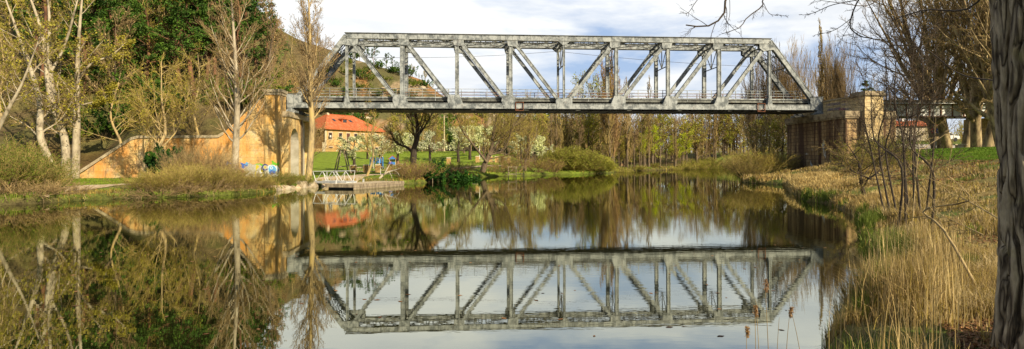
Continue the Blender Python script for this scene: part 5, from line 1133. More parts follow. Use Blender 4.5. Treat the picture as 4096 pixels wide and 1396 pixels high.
m.add(C, [[[0, 1, 5, 4], [2, 3, 4, 5]], [[1, 2, 5], [3, 0, 4]], [[3, 2, 1, 0]]]); m.bx(-e, HL+e, -e-.02, -e+.1, WH-.18, WH-.002); m.bx(-e-.02, -e+.1, -e+.12, DP+e, WH-.18, WH-.002)
rf = m.build('roof', [tm], ho)
m = MB(); m.beam((r0, DP/2, WH+rz_+.03), (HL-r0, DP/2, WH+rz_+.03), .35, .16)
for p in ((-e, -e), (-e, DP+e)): m.beam((*p, WH+.03), (r0, DP/2, WH+rz_+.03), .3, .14)
for p in ((HL+e, -e), (HL+e, DP+e)): m.beam((*p, WH+.03), (HL-r0, DP/2, WH+rz_+.03), .3, .14)
m.build('ridge_tiles', [tm], rf)
sl_ = rz_/(DP/2+e)
def rfz(y): return WH + (y+e)*sl_
m = MB(); m.bx(7.6, 9.4, 2.6, 4.2, rfz(2.6)-.1, rfz(2.6)+1.0); m.prism([(7.3, rfz(2.6)+1.0), (9.7, rfz(2.6)+1.0), (8.5, rfz(2.6)+1.55)], 2.3, 5.0, 1); d_ = m.build('dormer', [tm], rf, fixn=True)
m = MB(); m.bx(7.9, 9.1, 2.56, 2.598, rfz(2.6)+.1, rfz(2.6)+.9); m.build('dormer_window', [GLASS], d_)
m = MB(); m.box((5.6, DP/2, WH+rz_+.3), (.7, .7, 1.5)); m.box((5.6, DP/2, WH+rz_+1.1), (.85, .85, .12)); m.build('chimney', [TRIM], rf)
for q in (5.2, 10.9):
    m = MB(); m.add([(q, 3.1, rfz(3.1)+.05), (q+.9, 3.1, rfz(3.1)+.05), (q+.9, 4.2, rfz(4.2)+.05), (q, 4.2, rfz(4.2)+.05)], [[[0, 1, 2, 3]]]); m.build('skylight', [GLASS], rf)
def win(x, z, w, h, face=0, door=False):
    m = MB(); 
    if face == 0: m.bx(x-w/2, x+w/2, -.03, -.003, z, z+h)
    else: m.bx(-.03, -.003, x-w/2, x+w/2, z, z+h)
    o = m.build('door' if door else 'window', [WINM], ho)
    m = MB()
    B_ = (lambda a0, a1, z0, z1, d: m.bx(a0, a1, -d, -.004, z0, z1)) if face == 0 else (lambda a0, a1, z0, z1, d: m.bx(-d, -.004, a0, a1, z0, z1))
    B_(x-w/2-.18, x+w/2+.18, z+h, z+h+.25, .06); B_(x-w/2-.18, x+w/2+.18, z-.14, z-.002, .09); B_(x-w/2-.15, x-w/2, z, z+h, .05); B_(x+w/2, x+w/2+.15, z, z+h, .05)
    m.build('frame', [TRIM], o)
    if not door:
        m = MB()
        if face == 0: m.bx(x-w*.32, x+w*.32, -.045, -.032, z+h*.12, z+h*.9)
        else: m.bx(-.045, -.032, x-w*.32, x+w*.32, z+h*.12, z+h*.9)
        m.build('pane', [GLASS], o)
def along(px):    # wall parameter of a picture column
    k = (px-CX)/F; return (k*A[1]-A[0])/(dv[0]-k*dv[1])
for cx_, dr in ((463, 0), (548, 0), (613, 1), (675, 0), (734, 0), (793, 1), (852, 0)):
    win(along(1100+cx_*.4785), 4.15 if not dr else 3.3, 1.1, 1.75 if not dr else 2.6, 0, bool(dr))
for cx_ in (465, 550): win(along(1100+cx_*.4785), .95, 1.25, 1.1)
for cx_ in (730, 850): win(along(1100+cx_*.4785), .8, 1.2, 1.4)
win(5.2, 4.2, 1.1, 1.75, 1); win(5.2, .95, 1.2, 1.1, 1); win(9.8, 4.2, 1.1, 1.75, 1)
m = MB(); m.beam((1.0, -.05, 5.1), (1.0, -.7, 5.1), .06, .06); m.box((1.0, -.8, 4.85), (.35, .35, .5), taper=1.4); m.build('wall_lamp', [WHITEP], ho)
# terrace wall in front of the house
tw = empty('terrace_wall', (X_(1240, 152), 152, hz1(X_(1240, 152), 152))); tag(tw, 'low stone terrace wall with gate piers in front of the stone house', 'wall')
m = MB(); m.bx(0, 3.2, -.2, .2, -.3, .8); m.bx(4.0, 9.5, -.2, .2, -.3, .9); m.bx(10.0, 14, -.2, .2, -.3, .8); m.build('wall', [STONE], tw)
for x in (3.6, 9.75):
    m = MB(); m.box((x, 0, 1.0), (.7, .7, 2.4)); m.box((x, 0, 2.27), (.85, .85, .14)); m.build('pier', [TRIM], tw)
for x0, x1 in ((0, 3.2), (4.0, 9.3)):
    m = MB(); m.beam((x0, 0, 1.5), (x1, 0, 1.5), .05, .06)
    for i in range(int((x1-x0)/.35)): m.beam((x0+i*.35, 0, .8), (x0+i*.35, 0, 1.5), .04, .04)
    m.build('railing', [RUST], tw)
WOOD = nmat('grey_weathered_wood', (.16, .12, .075), (.40, .32, .21), 5, .85, .3, sc=(1, 1, .4)); WOODL = nmat('pale_bleached_wood', (.40, .31, .19), (.60, .50, .34), 5, .85, .3)
# wooden A frame on the lawn
SY = 84.; sx = X_(1370, SY); fr = empty('timber_frame', (sx, SY, hz1(sx, SY)), .5); tag(fr, 'tall timber A frame of splayed poles standing on the lawn near the stone house', 'timber frame')
for q in ((-1, -.75), (1, -.75), (-1, .9), (1, .9)):
    m = MB(); m.tube([(q[0]*1.05, q[1], -.2), (q[0]*.30, q[1]*.5, 3.25)], [.10, .08], 7); m.build('pole', [WOOD], fr)
m = MB(); m.tube([(0, -.95, 3.2), (0, 1.0, 3.2)], .09, 7); m.build('ridge_pole', [WOOD], fr); m = MB(); m.tube([(-.9, -.65, .9), (.9, .6, 1.05)], .06, 6); m.build('cross_bar', [WOOD], fr)
# stone posts and slanted-bar fence of the park
POSTS = [1414, 1465, 1512, 1560, 1600]; FY = [86, 87, 88, 89, 90]
POSTS2 = [1795, 1910, 1962, 1987, 2010, 2036]; FY2 = [108, 112, 114, 115, 116, 117]
def post(x, Y, lab):
    X0 = X_(x, Y); o = empty('stone_post', (X0, Y, hz1(X0, Y)-.05)); m = MB(); m.box((0, 0, .55), (.72, .72, 1.1), taper=.95); m.build('shaft', [STONE], o); m = MB(); m.box((0, 0, 1.17), (.82, .82, .14), taper=.8); m.build('cap', [TRIM], o)
    tag(o, lab, 'post', 'stone posts along the park fence')
for x, Y in zip(POSTS+POSTS2, FY+FY2): post(x, Y, 'squat rubble stone post with flat cap in the park fence')
def fence(a, b_, lab):
    p = np.array([X_(a[0], a[1]), a[1]]); q = np.array([X_(b_[0], b_[1]), b_[1]]); L_ = np.linalg.norm(q-p); ang_ = math.atan2(q[1]-p[1], q[0]-p[0])
    o = empty('park_fence', (p[0], p[1], hz1(*p)), ang_); m = MB()
    for z in (.22, .82): m.tube([(.4, 0, z), (L_-.4, 0, z)], .045, 6)
    m.build('rail', [WOODL], o); n_ = int(L_/.32); m = MB()
    for i in range(1, n_-1): m.tube([(.3+i*.32-.12, 0, .2), (.3+i*.32+.14, 0, .84)], .03, 5)
    m.build('slanted_bars', [WOODL], o); tag(o, lab, 'fence', 'fence panels between the stone posts')
for P_, Q_ in ((POSTS, FY), (POSTS2, FY2)):
    for i in range(len(P_)-1):
        if P_[i] == 1795: continue
        fence((P_[i], Q_[i]), (P_[i+1], Q_[i+1]), 'pale wooden fence panel of slanted bars between stone posts')
# playground behind the fence
def paintm(n, c): return nmat(n, [q*.75 for q in c], c, 4, .5, .05)
PB, PRd, PWh, PGy = paintm('blue_play_paint', (.05, .22, .60)), paintm('red_play_paint', (.55, .07, .04)), paintm('white_play_paint', (.75, .75, .72)), paintm('grey_slide_metal', (.33, .32, .30))
Y0 = 96.; X0 = X_(1570, Y0); g = hz1(X0, Y0); o = empty('play_tower', (X0, Y0, g), .2); o.scale = (.6, .6, .6); tag(o, 'playground tower with blue panels and red roof trim behind the park fence', 'play tower')
for q in ((-.8, -.8), (.8, -.8), (.8, .8), (-.8, .8)): m = MB(); m.box((q[0], q[1], 1.4), (.12, .12, 2.8)); m.build('post', [WOODL], o)
m = MB(); m.box((0, 0, 1.2), (1.6, 1.6, .1)); m.build('platform', [WOODL], o)
m = MB(); m.prism([(-1.1, 2.8), (1.1, 2.8), (0, 3.7)], -1.0, 1.0, 1); m.build('roof', [PB], o, fixn=True); m = MB(); m.beam((-1.15, -1.04, 2.78), (0, -1.04, 3.72), .1, .12); m.beam((1.15, -1.04, 2.78), (0, -1.04, 3.72), .1, .12); m.build('roof_trim', [PRd], o)
m = MB(); m.bx(-.7, .7, -.86, -.80, 1.3, 2.0); m.build('panel', [PB], o)
m = MB(); m.prism([(.8, 1.3), (3.3, .15), (3.7, .15), (3.7, .05), (3.2, .05), (.8, 1.2)], -.3, .3, 1); m.bx(.8, .9, -.34, .34, 1.3, 1.7); m.build('slide', [PGy], o, fixn=True)
Y0 = 98.; X0 = X_(1505, Y0); g = hz1(X0, Y0); o = empty('climbing_frame', (X0, Y0, g), .1); tag(o, 'blue and white barred climbing frame left of the play tower', 'climbing frame')
for i in range(5): m = MB(); m.tube([(i*.5-1, 0, 0), (i*.5-1, 0, 1.9)], .05, 6); m.tube([(i*.5-1, 1, 0), (i*.5-1, 1, 1.9)], .05, 6); m.build('bar', [PWh if i % 2 else PB], o)
m = MB(); m.bx(-.8, -.2, -.03, .03, .9, 1.8); m.bx(.2, .8, -.03, .03, .9, 1.8); m.build('panel', [PB], o)
# people
SKIN = nmat('skin', (.45, .24, .16), (.55, .32, .22), 3, .6, 0); HAIR = nmat('dark_hair', (.02, .012, .008), (.05, .03, .02), 6)
def cloth(n, c): return nmat(n, [q*.75 for q in c], c, 5, .9, .1)
def person(x, Y, rot, top, legs, seat, label, stand=False):
    X0 = X_(x, Y); z0 = hz1(X0, Y); o = empty('person', (X0, Y, z0), rot); dz = seat
    if stand: J = {'pelvis': (0, 0, .92), 'chest': (0, .02, 1.25), 'neck': (0, .02, 1.45), 'head': (0, 0, 1.60), 'top': (0, 0, 1.72), 'hl': (-.1, 0, .88), 'kl': (-.11, -.04, .48), 'al': (-.12, .02, .08), 'fl': (-.12, -.16, .04), 'hr': (.1, 0, .88), 'kr': (.11, -.1, .49), 'ar': (.12, -.04, .08), 'fr': (.12, -.22, .04), 'sl': (-.19, .02, 1.40), 'el': (-.25, .03, 1.12), 'wl': (-.24, -.1, .88), 'xl': (-.23, -.14, .80), 'sr': (.19, .02, 1.40), 'er': (.25, .03, 1.12), 'wr': (.24, -.1, .88), 'xr': (.23, -.14, .80)}
    else: J = {'pelvis': (0, 0, .10), 'chest': (0, -.04, .42), 'neck': (0, -.07, .60), 'head': (0, -.10, .74), 'top': (0, -.10, .86), 'hl': (-.1, -.02, .08), 'kl': (-.13, -.45, .10), 'al': (-.12, -.48, -.36), 'fl': (-.12, -.66, -.42), 'hr': (.1, -.02, .08), 'kr': (.13, -.45, .10), 'ar': (.12, -.42, -.36), 'fr': (.13, -.60, -.42), 'sl': (-.19, -.06, .56), 'el': (-.25, -.12, .28), 'wl': (-.16, -.34, .17), 'xl': (-.12, -.42, .16), 'sr': (.19, -.06, .56), 'er': (.25, -.12, .28), 'wr': (.16, -.34, .17), 'xr': (.12, -.42, .16)}
    if not stand: J = {k_: (a, b2, c_+dz) for k_, (a, b2, c_) in J.items()}
    rads = dict(pelvis=.14, chest=.15, neck=.055, head=.10, top=.06, hl=.09, kl=.062, al=.045, fl=.035, hr=.09, kr=.062, ar=.045, fr=.035, sl=.07, el=.045, wl=.032, xl=.03, sr=.07, er=.045, wr=.032, xr=.03)
    E = [('pelvis', 'chest'), ('chest', 'neck'), ('neck', 'head'), ('head', 'top'), ('pelvis', 'hl'), ('hl', 'kl'), ('kl', 'al'), ('al', 'fl'), ('pelvis', 'hr'), ('hr', 'kr'), ('kr', 'ar'), ('ar', 'fr'), ('chest', 'sl'), ('sl', 'el'), ('el', 'wl'), ('wl', 'xl'), ('chest', 'sr'), ('sr', 'er'), ('er', 'wr'), ('wr', 'xr')]
    def skin(name, keys, grow_, mat, edges):
        me = bpy.data.meshes.new(name); ks = list(keys); me.from_pydata([J[q] for q in ks], [(ks.index(a), ks.index(b2)) for a, b2 in edges], [])
        ob = link(name, me, o); sm = ob.modifiers.new('skin', 'SKIN'); ob.modifiers.new('sub', 'SUBSURF').render_levels = 1; ob.modifiers['sub'].levels = 1
        if not me.skin_vertices: pass
        for q, sv in zip(ks, me.skin_vertices[0].data if me.skin_vertices else []): sv.radius = (rads[q]+grow_, rads[q]+grow_); sv.use_root = (q == ks[0])
        dg = bpy.context.evaluated_depsgraph_get(); bpy.context.view_layer.update(); me2 = bpy.data.meshes.new_from_object(ob.evaluated_get(bpy.context.evaluated_depsgraph_get())); ob.modifiers.clear(); ob.data = me2; me2.materials.clear(); me2.materials.append(mat); return ob
    skin('body', J.keys(), 0, SKIN, E)
    sh = ['pelvis', 'chest', 'sl', 'el', 'wl', 'sr', 'er', 'wr']; skin('shirt', sh, .018, top, [(a, b2) for a, b2 in E if a in sh and b2 in sh])
    tr_ = ['pelvis', 'hl', 'kl', 'al', 'hr', 'kr', 'ar']; skin('trousers', tr_, .016, legs, [(a, b2) for a, b2 in E if a in tr_ and b2 in tr_])
    hb = MB(); h_ = J['head']; n_ = 10
    for i in range(6):
        pass
    V = []; Fq = []
    for i in range(7):
        th_ = i/6*pi*.62
        for j in range(12): a = j*pi/6; V.append((h_[0]+.115*sin(th_)*cos(a), h_[1]+.02+.125*sin(th_)*sin(a), h_[2]+.04+.125*cos(th_)))
    for i in range(6):
        for j in range(12): Fq.append([i*12+j, (i+1)*12+j, (i+1)*12+(j+1) % 12, i*12+(j+1) % 12])
    hb.add(V, [Fq]); hb.build('hair', [HAIR], o, smooth=True); tag(o, label, 'person'); return o
# low stone blocks where people sit, far bank
for i, x in enumerate((2612, 2630, 2640, 2650, 2663, 2674, 2686, 2698)):
    Y = 150+i*1.2; X0 = X_(x, Y); g = hz1(X0, Y); m = MB(); m.box((0, 0, .3), (.62, .5, .75), taper=.92); ob = m.build('stone_block', [TRIM], None, (X0, Y, g)); tag(ob, 'pale stone block in the row along the far bank', 'stone block', 'stone blocks on the far bank')
person(2631, 151.2, .2, cloth('navy_jacket', (.02, .05, .22)), cloth('blue_jeans', (.06, .10, .25)), .70, 'person in a dark blue jacket sitting on a stone block of the far bank')
person(2640, 152.4, 0, cloth('cream_jacket', (.60, .55, .42)), cloth('black_trousers', (.02, .02, .025)), .70, 'person in a cream jacket sitting beside the blue jacket on the far bank')
person(2650, 153.6, -.2, cloth('black_coat', (.03, .03, .04)), cloth('dark_trousers', (.02, .02, .03)), .70, 'person in a black coat sitting between the cream and red jackets')
person(2660, 155, 0, cloth('red_jacket', (.65, .02, .03)), cloth('denim', (.05, .08, .2)), .70, 'person in a bright red jacket sitting on the far bank')
person(1562, 90.5, 0, cloth('striped_blue_top', (.10, .14, .55)), cloth('white_trousers', (.6, .6, .58)), 0, 'person in a blue and white top standing at the playground fence', True)
person(1592, 91, .4, cloth('rust_top', (.30, .10, .05)), cloth('dark_jeans', (.03, .03, .05)), 0, 'person with dark hair in a rust coloured top by the last fence post', True)
# boulders at the waterline
ROCKM = nmat('pale_limestone', (.22, .16, .09), (.42, .34, .22), 1.6, .9, .8, c3=(.50, .42, .30), bd=.1)
import bmesh
def boulder(x, y, w, h, seed, lab, grp='boulders along the bank'):
    Xw, Yw = G_(x, y); bm = bmesh.new(); bmesh.ops.create_icosphere(bm, subdivisions=3, radius=1); me = bpy.data.meshes.new('boulder')
    for vv_ in bm.verts:
        c_ = vv_.co; n_ = fbm(np.array([c_.x*1.1+seed*3.1]), np.array([c_.y*1.1+c_.z*1.3+seed]), 3)[0]; k_ = .75+.5*n_; q = 3.2
        l_ = (abs(c_.x)**q+abs(c_.y)**q+abs(c_.z)**q)**(1/q); c_ *= k_/l_; c_.x *= w/2; c_.y *= w*.36; c_.z *= h*.62
    bm.to_mesh(me); bm.free(); me.materials.append(ROCKM); o = link('boulder', me, None, (Xw, Yw+w*.25, h*.18), seed); tag(o, lab, 'boulder', grp); return o
bl = [(1143, 758, .7, .4), (1168, 756, .6, .35), (1200, 752.5, 1.15, .85), (1229, 751, 1.2, .65), (1255, 749, .95, .6), (1112, 764, .5, .35)]
for i, (x, y, w, h) in enumerate(bl): boulder(x, y, w, h, i+1, ['pale rounded boulder at the water edge left of the dock gangway'][0])
for i in range(26):
    x = rng.uniform(1340, 2080); Y = rng.uniform(195, 238); X0 = X_(x, Y); bm = bmesh.new(); bmesh.ops.create_icosphere(bm, subdivisions=2, radius=1); me = bpy.data.meshes.new('rock')
    for vv_ in bm.verts: vv_.co *= .7+.6*fbm(np.array([vv_.co.x*1.3+i*3]), np.array([vv_.co.y*1.3+vv_.co.z+i]), 2)[0]; vv_.co.z *= .7
    bm.to_mesh(me); bm.free(); me.materials.append(ROCKM); o = link('rock', me, None, (X0, Y, hz1(X0, Y)), i); k = rng.uniform(.6, 1.8); o.scale = (k*1.4, k, k); tag(o, 'pale rock outcrop on the scrubby hillside', 'rock', 'rocks on the hillside')
# dock and gangway
dc = np.array(G_(1413, 757)); d2 = np.array(G_(1614, 741.5)); dl = np.linalg.norm(d2-dc); da = math.atan2(*(d2-dc)[::-1])
dk = empty('floating_dock', (dc[0], dc[1], 0), da); tag(dk, 'long low floating dock of grey boards moored at the left bank', 'dock')
m = MB(); m.bx(0.15, dl-.15, .15, 2.5, -.15, .17); m.build('float', [nmat('dark_float', (.03, .03, .03), (.07, .065, .06), 4)], dk)
m = MB(); n_ = int(dl/.2)
for i in range(n_): m.bx(i*.2, i*.2+.17, 0, 2.65, .36, .40)
m.build('deck_boards', [WOODL], dk)
m = MB(); m.bx(0, dl, -.06, -.005, .14, .42); m.bx(0, dl, 2.66, 2.72, .14, .42); m.bx(-.06, -.005, -.06, 2.72, .14, .42); m.bx(dl+.005, dl+.06, -.06, 2.72, .14, .42); m.bx(0, dl, -.04, -.008, -.02, .12); m.build('fender_beam', [WOOD], dk)
m = MB(); m.box((1.2, 2.5, .55), (.12, .12, .3)); m.box((5.5, 2.5, .55), (.12, .12, .3)); m.build('cleat', [GALV], dk)
gw0 = np.array([X_(1272, 54.5), 54.5]); gw1 = np.array([X_(1385, 53.0), 53.0]); gL = np.linalg.norm(gw1-gw0); gw = empty('gangway', (gw0[0], gw0[1], .42), math.atan2(*(gw1-gw0)[::-1])); tag(gw, 'short metal gangway with white tubular rails leading onto the dock', 'gangway')
m = MB(); m.bx(0, gL+.6, -.6, .6, 0, .08); m.bx(0, gL+.6, -.66, -.602, -.05, .16); m.bx(0, gL+.6, .602, .66, -.05, .16); m.build('walkway', [GALV], gw)
for sy in (-.62, .62):
    m = MB(); m.tube([(.35, sy, .12), (.0, sy, 1.0), (gL+.45, sy, 1.05), (gL+.25, sy, .12)], .032, 6); k5 = 4
    for i in range(k5): a_ = .35+(gL-.2)*i/k5; b3 = .35+(gL-.2)*(i+1)/k5; m.tube([(a_, sy, .12 if i % 2 == 0 else 1.02), (b3, sy, 1.02 if i % 2 == 0 else .12)], .025, 5)
    m.tube([(gL*.5, sy, .1), (gL*.5, sy, 1.03)], .025, 5); m.build('railing', [PWh], gw)
# fallen bough and landing stage, posts
Y0 = 62; o = empty('fallen_branch', (X_(1530, Y0), Y0, .6)); m = MB()
L_ = lambda x, y: (X_(x, Y0)-X_(1530, Y0), rg.uniform(-.2, .2), Z_(x, y, Y0)-.6)
m.tube([L_(1512, 722), L_(1530, 700), L_(1552, 688), L_(1580, 680), L_(1604, 672)], [.13, .12, .09, .06, .03], 7); m.tube([L_(1540, 694), (L_(1552, 670)), L_(1560, 655)], [.06, .05, .02], 6); m.tube([L_(1575, 681), L_(1590, 690), L_(1600, 705)], [.04, .03, .02], 5); m.tube([L_(1556, 687), L_(1566, 705), L_(1570, 720)], [.04, .03, .02], 5)
m.build('bough', [nmat('bleached_bough', (.40, .33, .23), (.58, .50, .38), 4)], o); tag(o, 'bleached fallen branch propped on the grass right of the dock', 'branch')
Y0 = 80; o = empty('landing_stage', (X_(2060, 84), 84, .2), .2); tag(o, 'small wooden landing stage with handrail below the upright willow', 'landing stage')
m = MB(); m.bx(-1.2, 1.2, -.8, .8, .3, .4); m.build('deck', [WOOD], o)
for x in (-1.1, 0, 1.1): m = MB(); m.box((x, -.75, .45), (.1, .1, 2.0)); m.build('post', [WOOD], o)
m = MB(); m.beam((-1.2, -.75, 1.35), (1.2, -.75, 1.35), .07, .07); m.beam((-1.1, -.75, .5), (0, -.75, 1.3), .05, .05); m.build('rail', [WOOD], o)
def pole(name, x, yb, yt, Y, r, mat, label, cat, arm=None):
    X0 = X_(x, Y); z0 = hz1(X0, Y); o = empty(name, (X0, Y, z0)); H = Z_(x, yt, Y)-z0; m = MB(); m.tube([(0, 0, -.2), (0, 0, H)], [r, r*.7], 8); m.build('pole', [mat], o)
    if arm == 'cross': m = MB(); m.box((0, 0, H*.66), (2.6, .35, .35)); m.box((-1.2, -.2, H*.68), (.5, .4, .5)); m.box((1.2, -.2, H*.68), (.5, .4, .5)); m.build('floodlights', [PWh], o)
    if arm == 'T': m = MB(); m.beam((-1.1, 0, H-.5), (1.1, 0, H-.5), .14, .14); m.tube([(-.9, 0, H-.45), (-.9, 0, H-.15)], .05, 6); m.tube([(.9, 0, H-.45), (.9, 0, H-.15)], .05, 6); m.build('crossarm', [WOOD], o)
    if arm == 'lamp': m = MB(); m.beam((0, 0, H), (.9, 0, H+.15), .08, .08); m.box((1.0, 0, H+.1), (.6, .25, .14)); m.build('lamp_head', [GALV], o)
    tag(o, label, cat); return o
pole('utility_pole', 1777, 560, 462, 172, .22, WOODL, 'pale wooden utility pole on the slope between the blossom and the bridge', 'utility pole', 'T')
pole('floodlight_mast', 2148, 580, 500, 170, .16, PWh, 'white floodlight mast shaped like a cross beyond the park trees', 'mast', 'cross')
pole('street_lamp', 1720, 600, 540, 150, .10, GALV, 'slim grey street lamp above the flowering trees', 'street lamp', 'lamp')
pole('street_lamp', 1918, 640, 575, 120, .10, PWh, 'short white lamp post behind the spreading willow', 'street lamp', 'lamp')
pole('marker_post', 1522, 705, 672, 74, .05, GALV, 'thin grey marker post beside the footpath near the fence', 'post')
pole('marker_post', 1730, 722, 700, 66, .05, WOOD, 'dark mooring stake standing in the shallow water by the ivy', 'post')
# far sheds
def shed(x0, x1, ye, yr, Y, label, lift=0):
    X0 = X_(x0, Y); X1 = X_(x1, Y); g = hz1((X0+X1)/2, Y)-.3; zr = Z_(x0, yr, Y); ze = Z_(x0, ye, Y); W = X1-X0
    o = empty('tiled_shed', (X0, Y, g)); tag(o, label, 'building'); m = MB(); m.bx(0, W, 0, 7, 0, ze-g); m.build('wall', [nmat('cream_plaster', (.42, .34, .24), (.58, .50, .38), 2)], o)
    m = MB(); m.prism([(-.5, ze-g), (3.5, zr-g), (7.5, ze-g)], -.4, W+.4, 0); rf = m.build('roof', [tm], o, fixn=True)
    for q in (.2, .45): m = MB(); m.box((W*q, 3.0, zr-g+.1), (.7, .6, 1.6)); m.build('chimney', [WHITEP], rf)
    for i in range(3): m = MB(); m.bx(W*(.2+.3*i)-.5, W*(.2+.3*i)+.5, -.04, -.003, .9, 2.0); m.build('window', [GLASS], o)
shed(2276, 2384, 614, 601, 180, 'long low building with orange tiled roof behind the far poplars')
shed(3560, 3760, 505, 478, 124, 'low building with red tiled roof across the road, behind the saplings')
# chapel-like house corner on top of the hill under the girder
# road signs and bench, right
SY = 76; X0 = X_(3744, SY); g = hz1(X0, SY); o = empty('road_sign', (X0, SY, g)); zc = Z_(3744, 523, SY)-g
m = MB(); m.tube([(0, 0, 0), (0, 0, zc+.3)], .04, 6); m.build('pole', [GALV], o); SR = paintm('sign_red', (.6, .02, .02)); SB = paintm('sign_blue', (.02, .08, .45)); 
def disc(r, y, x=0, z=0): m_ = MB(); n_ = 24; m_.prism([(x+r*cos(2*pi*i/n_), z+r*sin(2*pi*i/n_)) for i in range(n_)], y, y+.03, 1); return m_
m = disc(.34, -.10, -.38, zc); ds = m.build('no_entry_disc', [SR], o, fixn=True); m = MB(); m.bx(-.6, -.16, -.108, -.102, zc-.06, zc+.06); m.build('white_bar', [PWh], ds)
m = disc(.38, -.10, .34, zc); ds = m.build('blue_disc', [SB], o, fixn=True); m = MB(); m.beam((.08, -.106, zc), (.5, -.106, zc), .006, .08); m.add([(.46, -.108, zc-.15), (.64, -.108, zc), (.46, -.108, zc+.15)], [[[0, 1, 2]]]); m.build('white_arrow', [PWh], ds)
tag(o, 'pair of round road signs, red no entry and blue arrow, by the road', 'road sign')
o = empty('stone_bench', (X_(3838, 66), 66, hz1(X_(3838, 66), 66)), .15); tag(o, 'flat slab stone bench on the lawn between the old poplars', 'bench')
m = MB(); m.box((0, 0, .55), (1.5, .5, .1)); m.build('seat', [WOODL], o)
m = MB(); m.box((0, 0, .25), (.75, .35, .5)); m.build('pedestal', [TRIM], o)
Y0 = 96; o = empty('white_car', (X_(3775, Y0), Y0, hz1(X_(3775, Y0), Y0)), .1); tag(o, 'white car partly hidden behind the old poplar trunks by the road', 'car')
prof_ = [(-2.1, .35), (-2.1, .8), (-1.7, .95), (-1.0, 1.45), (.6, 1.45), (1.2, .98), (2.0, .85), (2.1, .4)]
m = MB(); m.prism(prof_, -.85, .85, 1); m.build('body', [PWh], o, fixn=True)
for s_ in (-.855, .852): m = MB(); m.prism([(-1.35, .98), (-.9, 1.36), (.5, 1.36), (.95, .98)], s_, s_+.004, 1); m.build('side_window', [GLASS], o, fixn=True)
for wx in (-1.3, 1.3):
    for s_ in (-.86, .70): m = MB(); m.prism([(wx+.33*cos(i*pi/8), .33+.33*sin(i*pi/8)) for i in range(16)], s_, s_+.18, 1); m.build('wheel', [nmat('tyre', (.015, .015, .015), (.03, .03, .03), 4)], o, fixn=True)
# power lines across the sky
def wire(pts, Y0, Y1, lab, sag=1.3):
    (xa, ya), (xb, yb) = pts; a = np.array([X_(xa, Y0), Y0, Z_(xa, ya, Y0)]); b_ = np.array([X_(xb, Y1), Y1, Z_(xb, yb, Y1)]); t = np.linspace(0, 1, 24)[:, None]; P = a+(b_-a)*t; P[:, 2] -= sag*4*(t*(1-t))[:, 0]
    V, Q = tubes(P[None], np.full((1, 24), .022), 4); o = link('power_line', make_mesh('power_line', V, [Q], [np.zeros(len(Q))], [DECKM])); tag(o, lab, 'power line')
wire(((1080, 210), (2230, 205)), 82, 84, 'thin upper cable crossing the sky behind the left half of the truss', .8); wire(((2230, 205), (3560, 272)), 84, 88, 'thin upper cable crossing the sky behind the right half of the truss', .8)
# far-off wood closing the view
rw_ = np.random.default_rng(44); n = 3200
xs = rw_.uniform(2080, 4500, n); Ys = rw_.uniform(262, 330, n); Xs = X_(xs, Ys); gs_ = hz(Xs, Ys); top_ = 6 + 14*fbm(xs*.02, xs*0+3, 3); 
st_ = np.stack([Xs, Ys, gs_-.5], 1); P0 = np.stack([st_, st_+np.stack([rw_.normal(size=n)*.4, rw_.normal(size=n)*.4, top_*.5], 1), st_+np.stack([rw_.normal(size=n)*1., rw_.normal(size=n), top_*rw_.uniform(.7, 1.1, n)], 1)], 1)
R0 = np.full((n, 3), .07)*np.array([1, .8, .3]); P1, R1 = grow(P0, R0, 7, (.15, 1), (20, 55), .32, .6, .1, .1, 3, rw_, rmin=.06)
mb = MB(); V, Q = tubes(P0, R0, 3); mb.add(V, [Q], 0); V, Q = tubes(P1, R1, 3); mb.add(V, [Q], 0); V, Q = leaves(P1, 1.6, .30, rw_, .6); mb.add(V, [Q], 1)
kind(mb.build('distant_wood', [TW_O, LF_OLV]), 'stuff')

# specks of leaf floating on the water
qx = rw_.uniform(200, 3300, 240); qY = 7.5*(5.5)**rw_.random(240); fx = X_(qx, qY); k = river_sd(fx, qY) < -.4; fx, qY = fx[k], qY[k]; n = len(fx)
a = rw_.uniform(0, 6, n); sz = rw_.uniform(.012, .035, n); c = np.stack([fx, qY, np.full(n, .004)], 1); u = np.stack([np.cos(a)*sz*1.8, np.sin(a)*sz*1.8, 0*a], 1); v = np.stack([-np.sin(a)*sz, np.cos(a)*sz, 0*a+.002], 1)
V = np.stack([c-u, c-v, c+u, c+v], 1).reshape(-1, 3); kind(link('floating_leaves', make_mesh('floating_leaves', V, [np.arange(n*4).reshape(-1, 4)], [np.zeros(n)], [L_DEAD])), 'stuff')
# labels: look-alikes of a small group are told apart by their order
bpy.context.view_layer.update()
ORD = 'first second third fourth fifth sixth seventh eighth ninth tenth eleventh twelfth thirteenth fourteenth fifteenth sixteenth seventeenth eighteenth nineteenth twentieth twenty-first twenty-second twenty-third twenty-fourth'.split()
by = {}
for o in COL.objects:
    if o.parent is None and 'label' in o and 'kind' not in o: by.setdefault(o['label'], []).append(o)
for lab, L_ in by.items():
    if 2 <= len(L_) <= 24:
        L_.sort(key=lambda o: o.location.x/max(o.location.y, 1))
        for i, o in enumerate(L_):
            t_ = 'rightmost' if i == len(L_)-1 else ('leftmost' if i == 0 else ORD[i] + ' from left'); s_ = lab + ', ' + t_
            if len(s_.split()) > 16: print('LONG', s_)
            o['label'] = s_
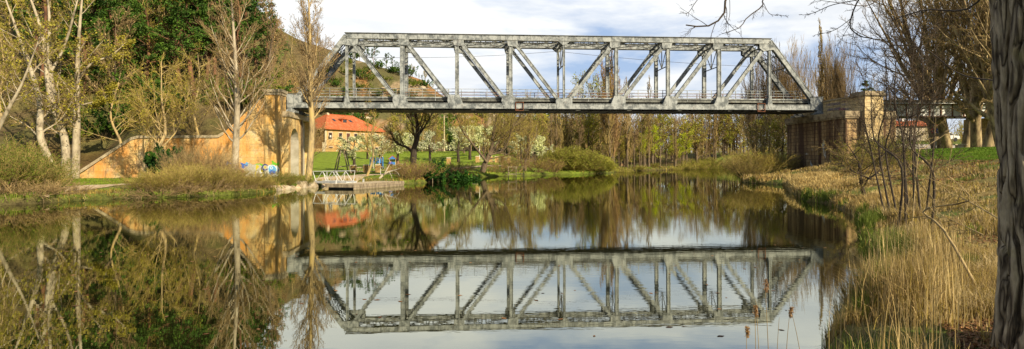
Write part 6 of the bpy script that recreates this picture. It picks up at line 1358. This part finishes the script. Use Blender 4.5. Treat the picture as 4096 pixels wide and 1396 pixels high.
# ------------------------------------------------------------ camera, light, sky
cam = bpy.data.cameras.new('camera'); co = bpy.data.objects.new('camera', cam); COL.objects.link(co)
cam.sensor_width = 36; cam.lens = 36*F/4096; cam.shift_y = (649-698)/4096*1.0; cam.shift_y = -(698-649)/4096
cam.clip_start = .1; cam.clip_end = 6000
co.location = (0, 0, EYE); co.rotation_euler = (pi/2, .00236, 0); scene.camera = co
SUND = np.array([.60, -.66, .52]); SUND /= np.linalg.norm(SUND)
el = math.asin(SUND[2]); az = math.atan2(SUND[0], SUND[1])
sl = bpy.data.lights.new('sun', 'SUN'); sl.energy = 5.0; sl.angle = radians(.6); sl.color = (1, .87, .63)
so = bpy.data.objects.new('sun', sl); COL.objects.link(so); so.location = (40, -40, 60)
from mathutils import Vector
so.rotation_euler = Vector(SUND).to_track_quat('Z', 'Y').to_euler()
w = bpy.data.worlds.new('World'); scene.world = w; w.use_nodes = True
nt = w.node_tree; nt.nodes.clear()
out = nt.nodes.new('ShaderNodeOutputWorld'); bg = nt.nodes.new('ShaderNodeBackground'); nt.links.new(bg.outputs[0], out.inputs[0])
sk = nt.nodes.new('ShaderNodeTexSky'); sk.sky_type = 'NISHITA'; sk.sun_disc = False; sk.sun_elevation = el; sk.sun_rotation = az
STR = .06
tc = ND(nt, 'TexCoord')
mp = ND(nt, 'Mapping'); mp.inputs['Scale'].default_value = (1.0, 1.0, 3.4); mp.inputs['Location'].default_value = (3.1, 1.3, .4); nt.links.new(tc.outputs['Generated'], mp.inputs[0])
n1 = noise(nt, mp.outputs[0], 2.3, 7, .55, .25)
mp2 = ND(nt, 'Mapping'); mp2.inputs['Scale'].default_value = (1, 1, 4.5); mp2.inputs['Location'].default_value = (9, 4, 2); nt.links.new(tc.outputs['Generated'], mp2.inputs[0])
n2 = noise(nt, mp2.outputs[0], 3.4, 6, .55, .3)
k = 1/STR
cc = ramp(nt, n2, [(.34, (.63, .66, .70)), (.50, (.75, .765, .775)), (.64, (.86, .855, .82))])
cs = mixc(nt, 1.0, cc, (k, k, k), 'MULTIPLY')
blue = mixc(nt, .55, sk.outputs[0], (.42*k, .56*k, .84*k))
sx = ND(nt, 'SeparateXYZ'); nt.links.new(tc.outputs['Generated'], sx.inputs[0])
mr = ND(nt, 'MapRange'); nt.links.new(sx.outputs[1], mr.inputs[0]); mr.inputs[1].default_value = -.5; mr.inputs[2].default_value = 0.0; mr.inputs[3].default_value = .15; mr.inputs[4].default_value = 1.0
tm_ = ND(nt, 'Math', operation='MULTIPLY'); nt.links.new(ramp(nt, sx.outputs[2], [(.30, 1), (.55, .22)]), tm_.inputs[0]); nt.links.new(mr.outputs[0], tm_.inputs[1]); thin = tm_.outputs[0]; cov = ND(nt, 'Math', operation='MULTIPLY'); nt.links.new(ramp(nt, n1, [(.38, 0), (.53, 1)]), cov.inputs[0]); nt.links.new(thin, cov.inputs[1])  # unseen cloud cover thinned overhead and behind the camera to cut fill light
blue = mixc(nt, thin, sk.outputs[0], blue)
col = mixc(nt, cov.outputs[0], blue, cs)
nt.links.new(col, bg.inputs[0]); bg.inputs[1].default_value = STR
scene.view_settings.view_transform = 'Standard'; scene.view_settings.look = 'None'; scene.view_settings.exposure = .45; scene.view_settings.gamma = 1
scene.cycles.max_bounces = 7; scene.cycles.diffuse_bounces = 2; scene.cycles.glossy_bounces = 3; scene.cycles.transparent_max_bounces = 8
scene.cycles.caustics_reflective = False; scene.cycles.caustics_refractive = False
scene.cycles.use_denoising = True
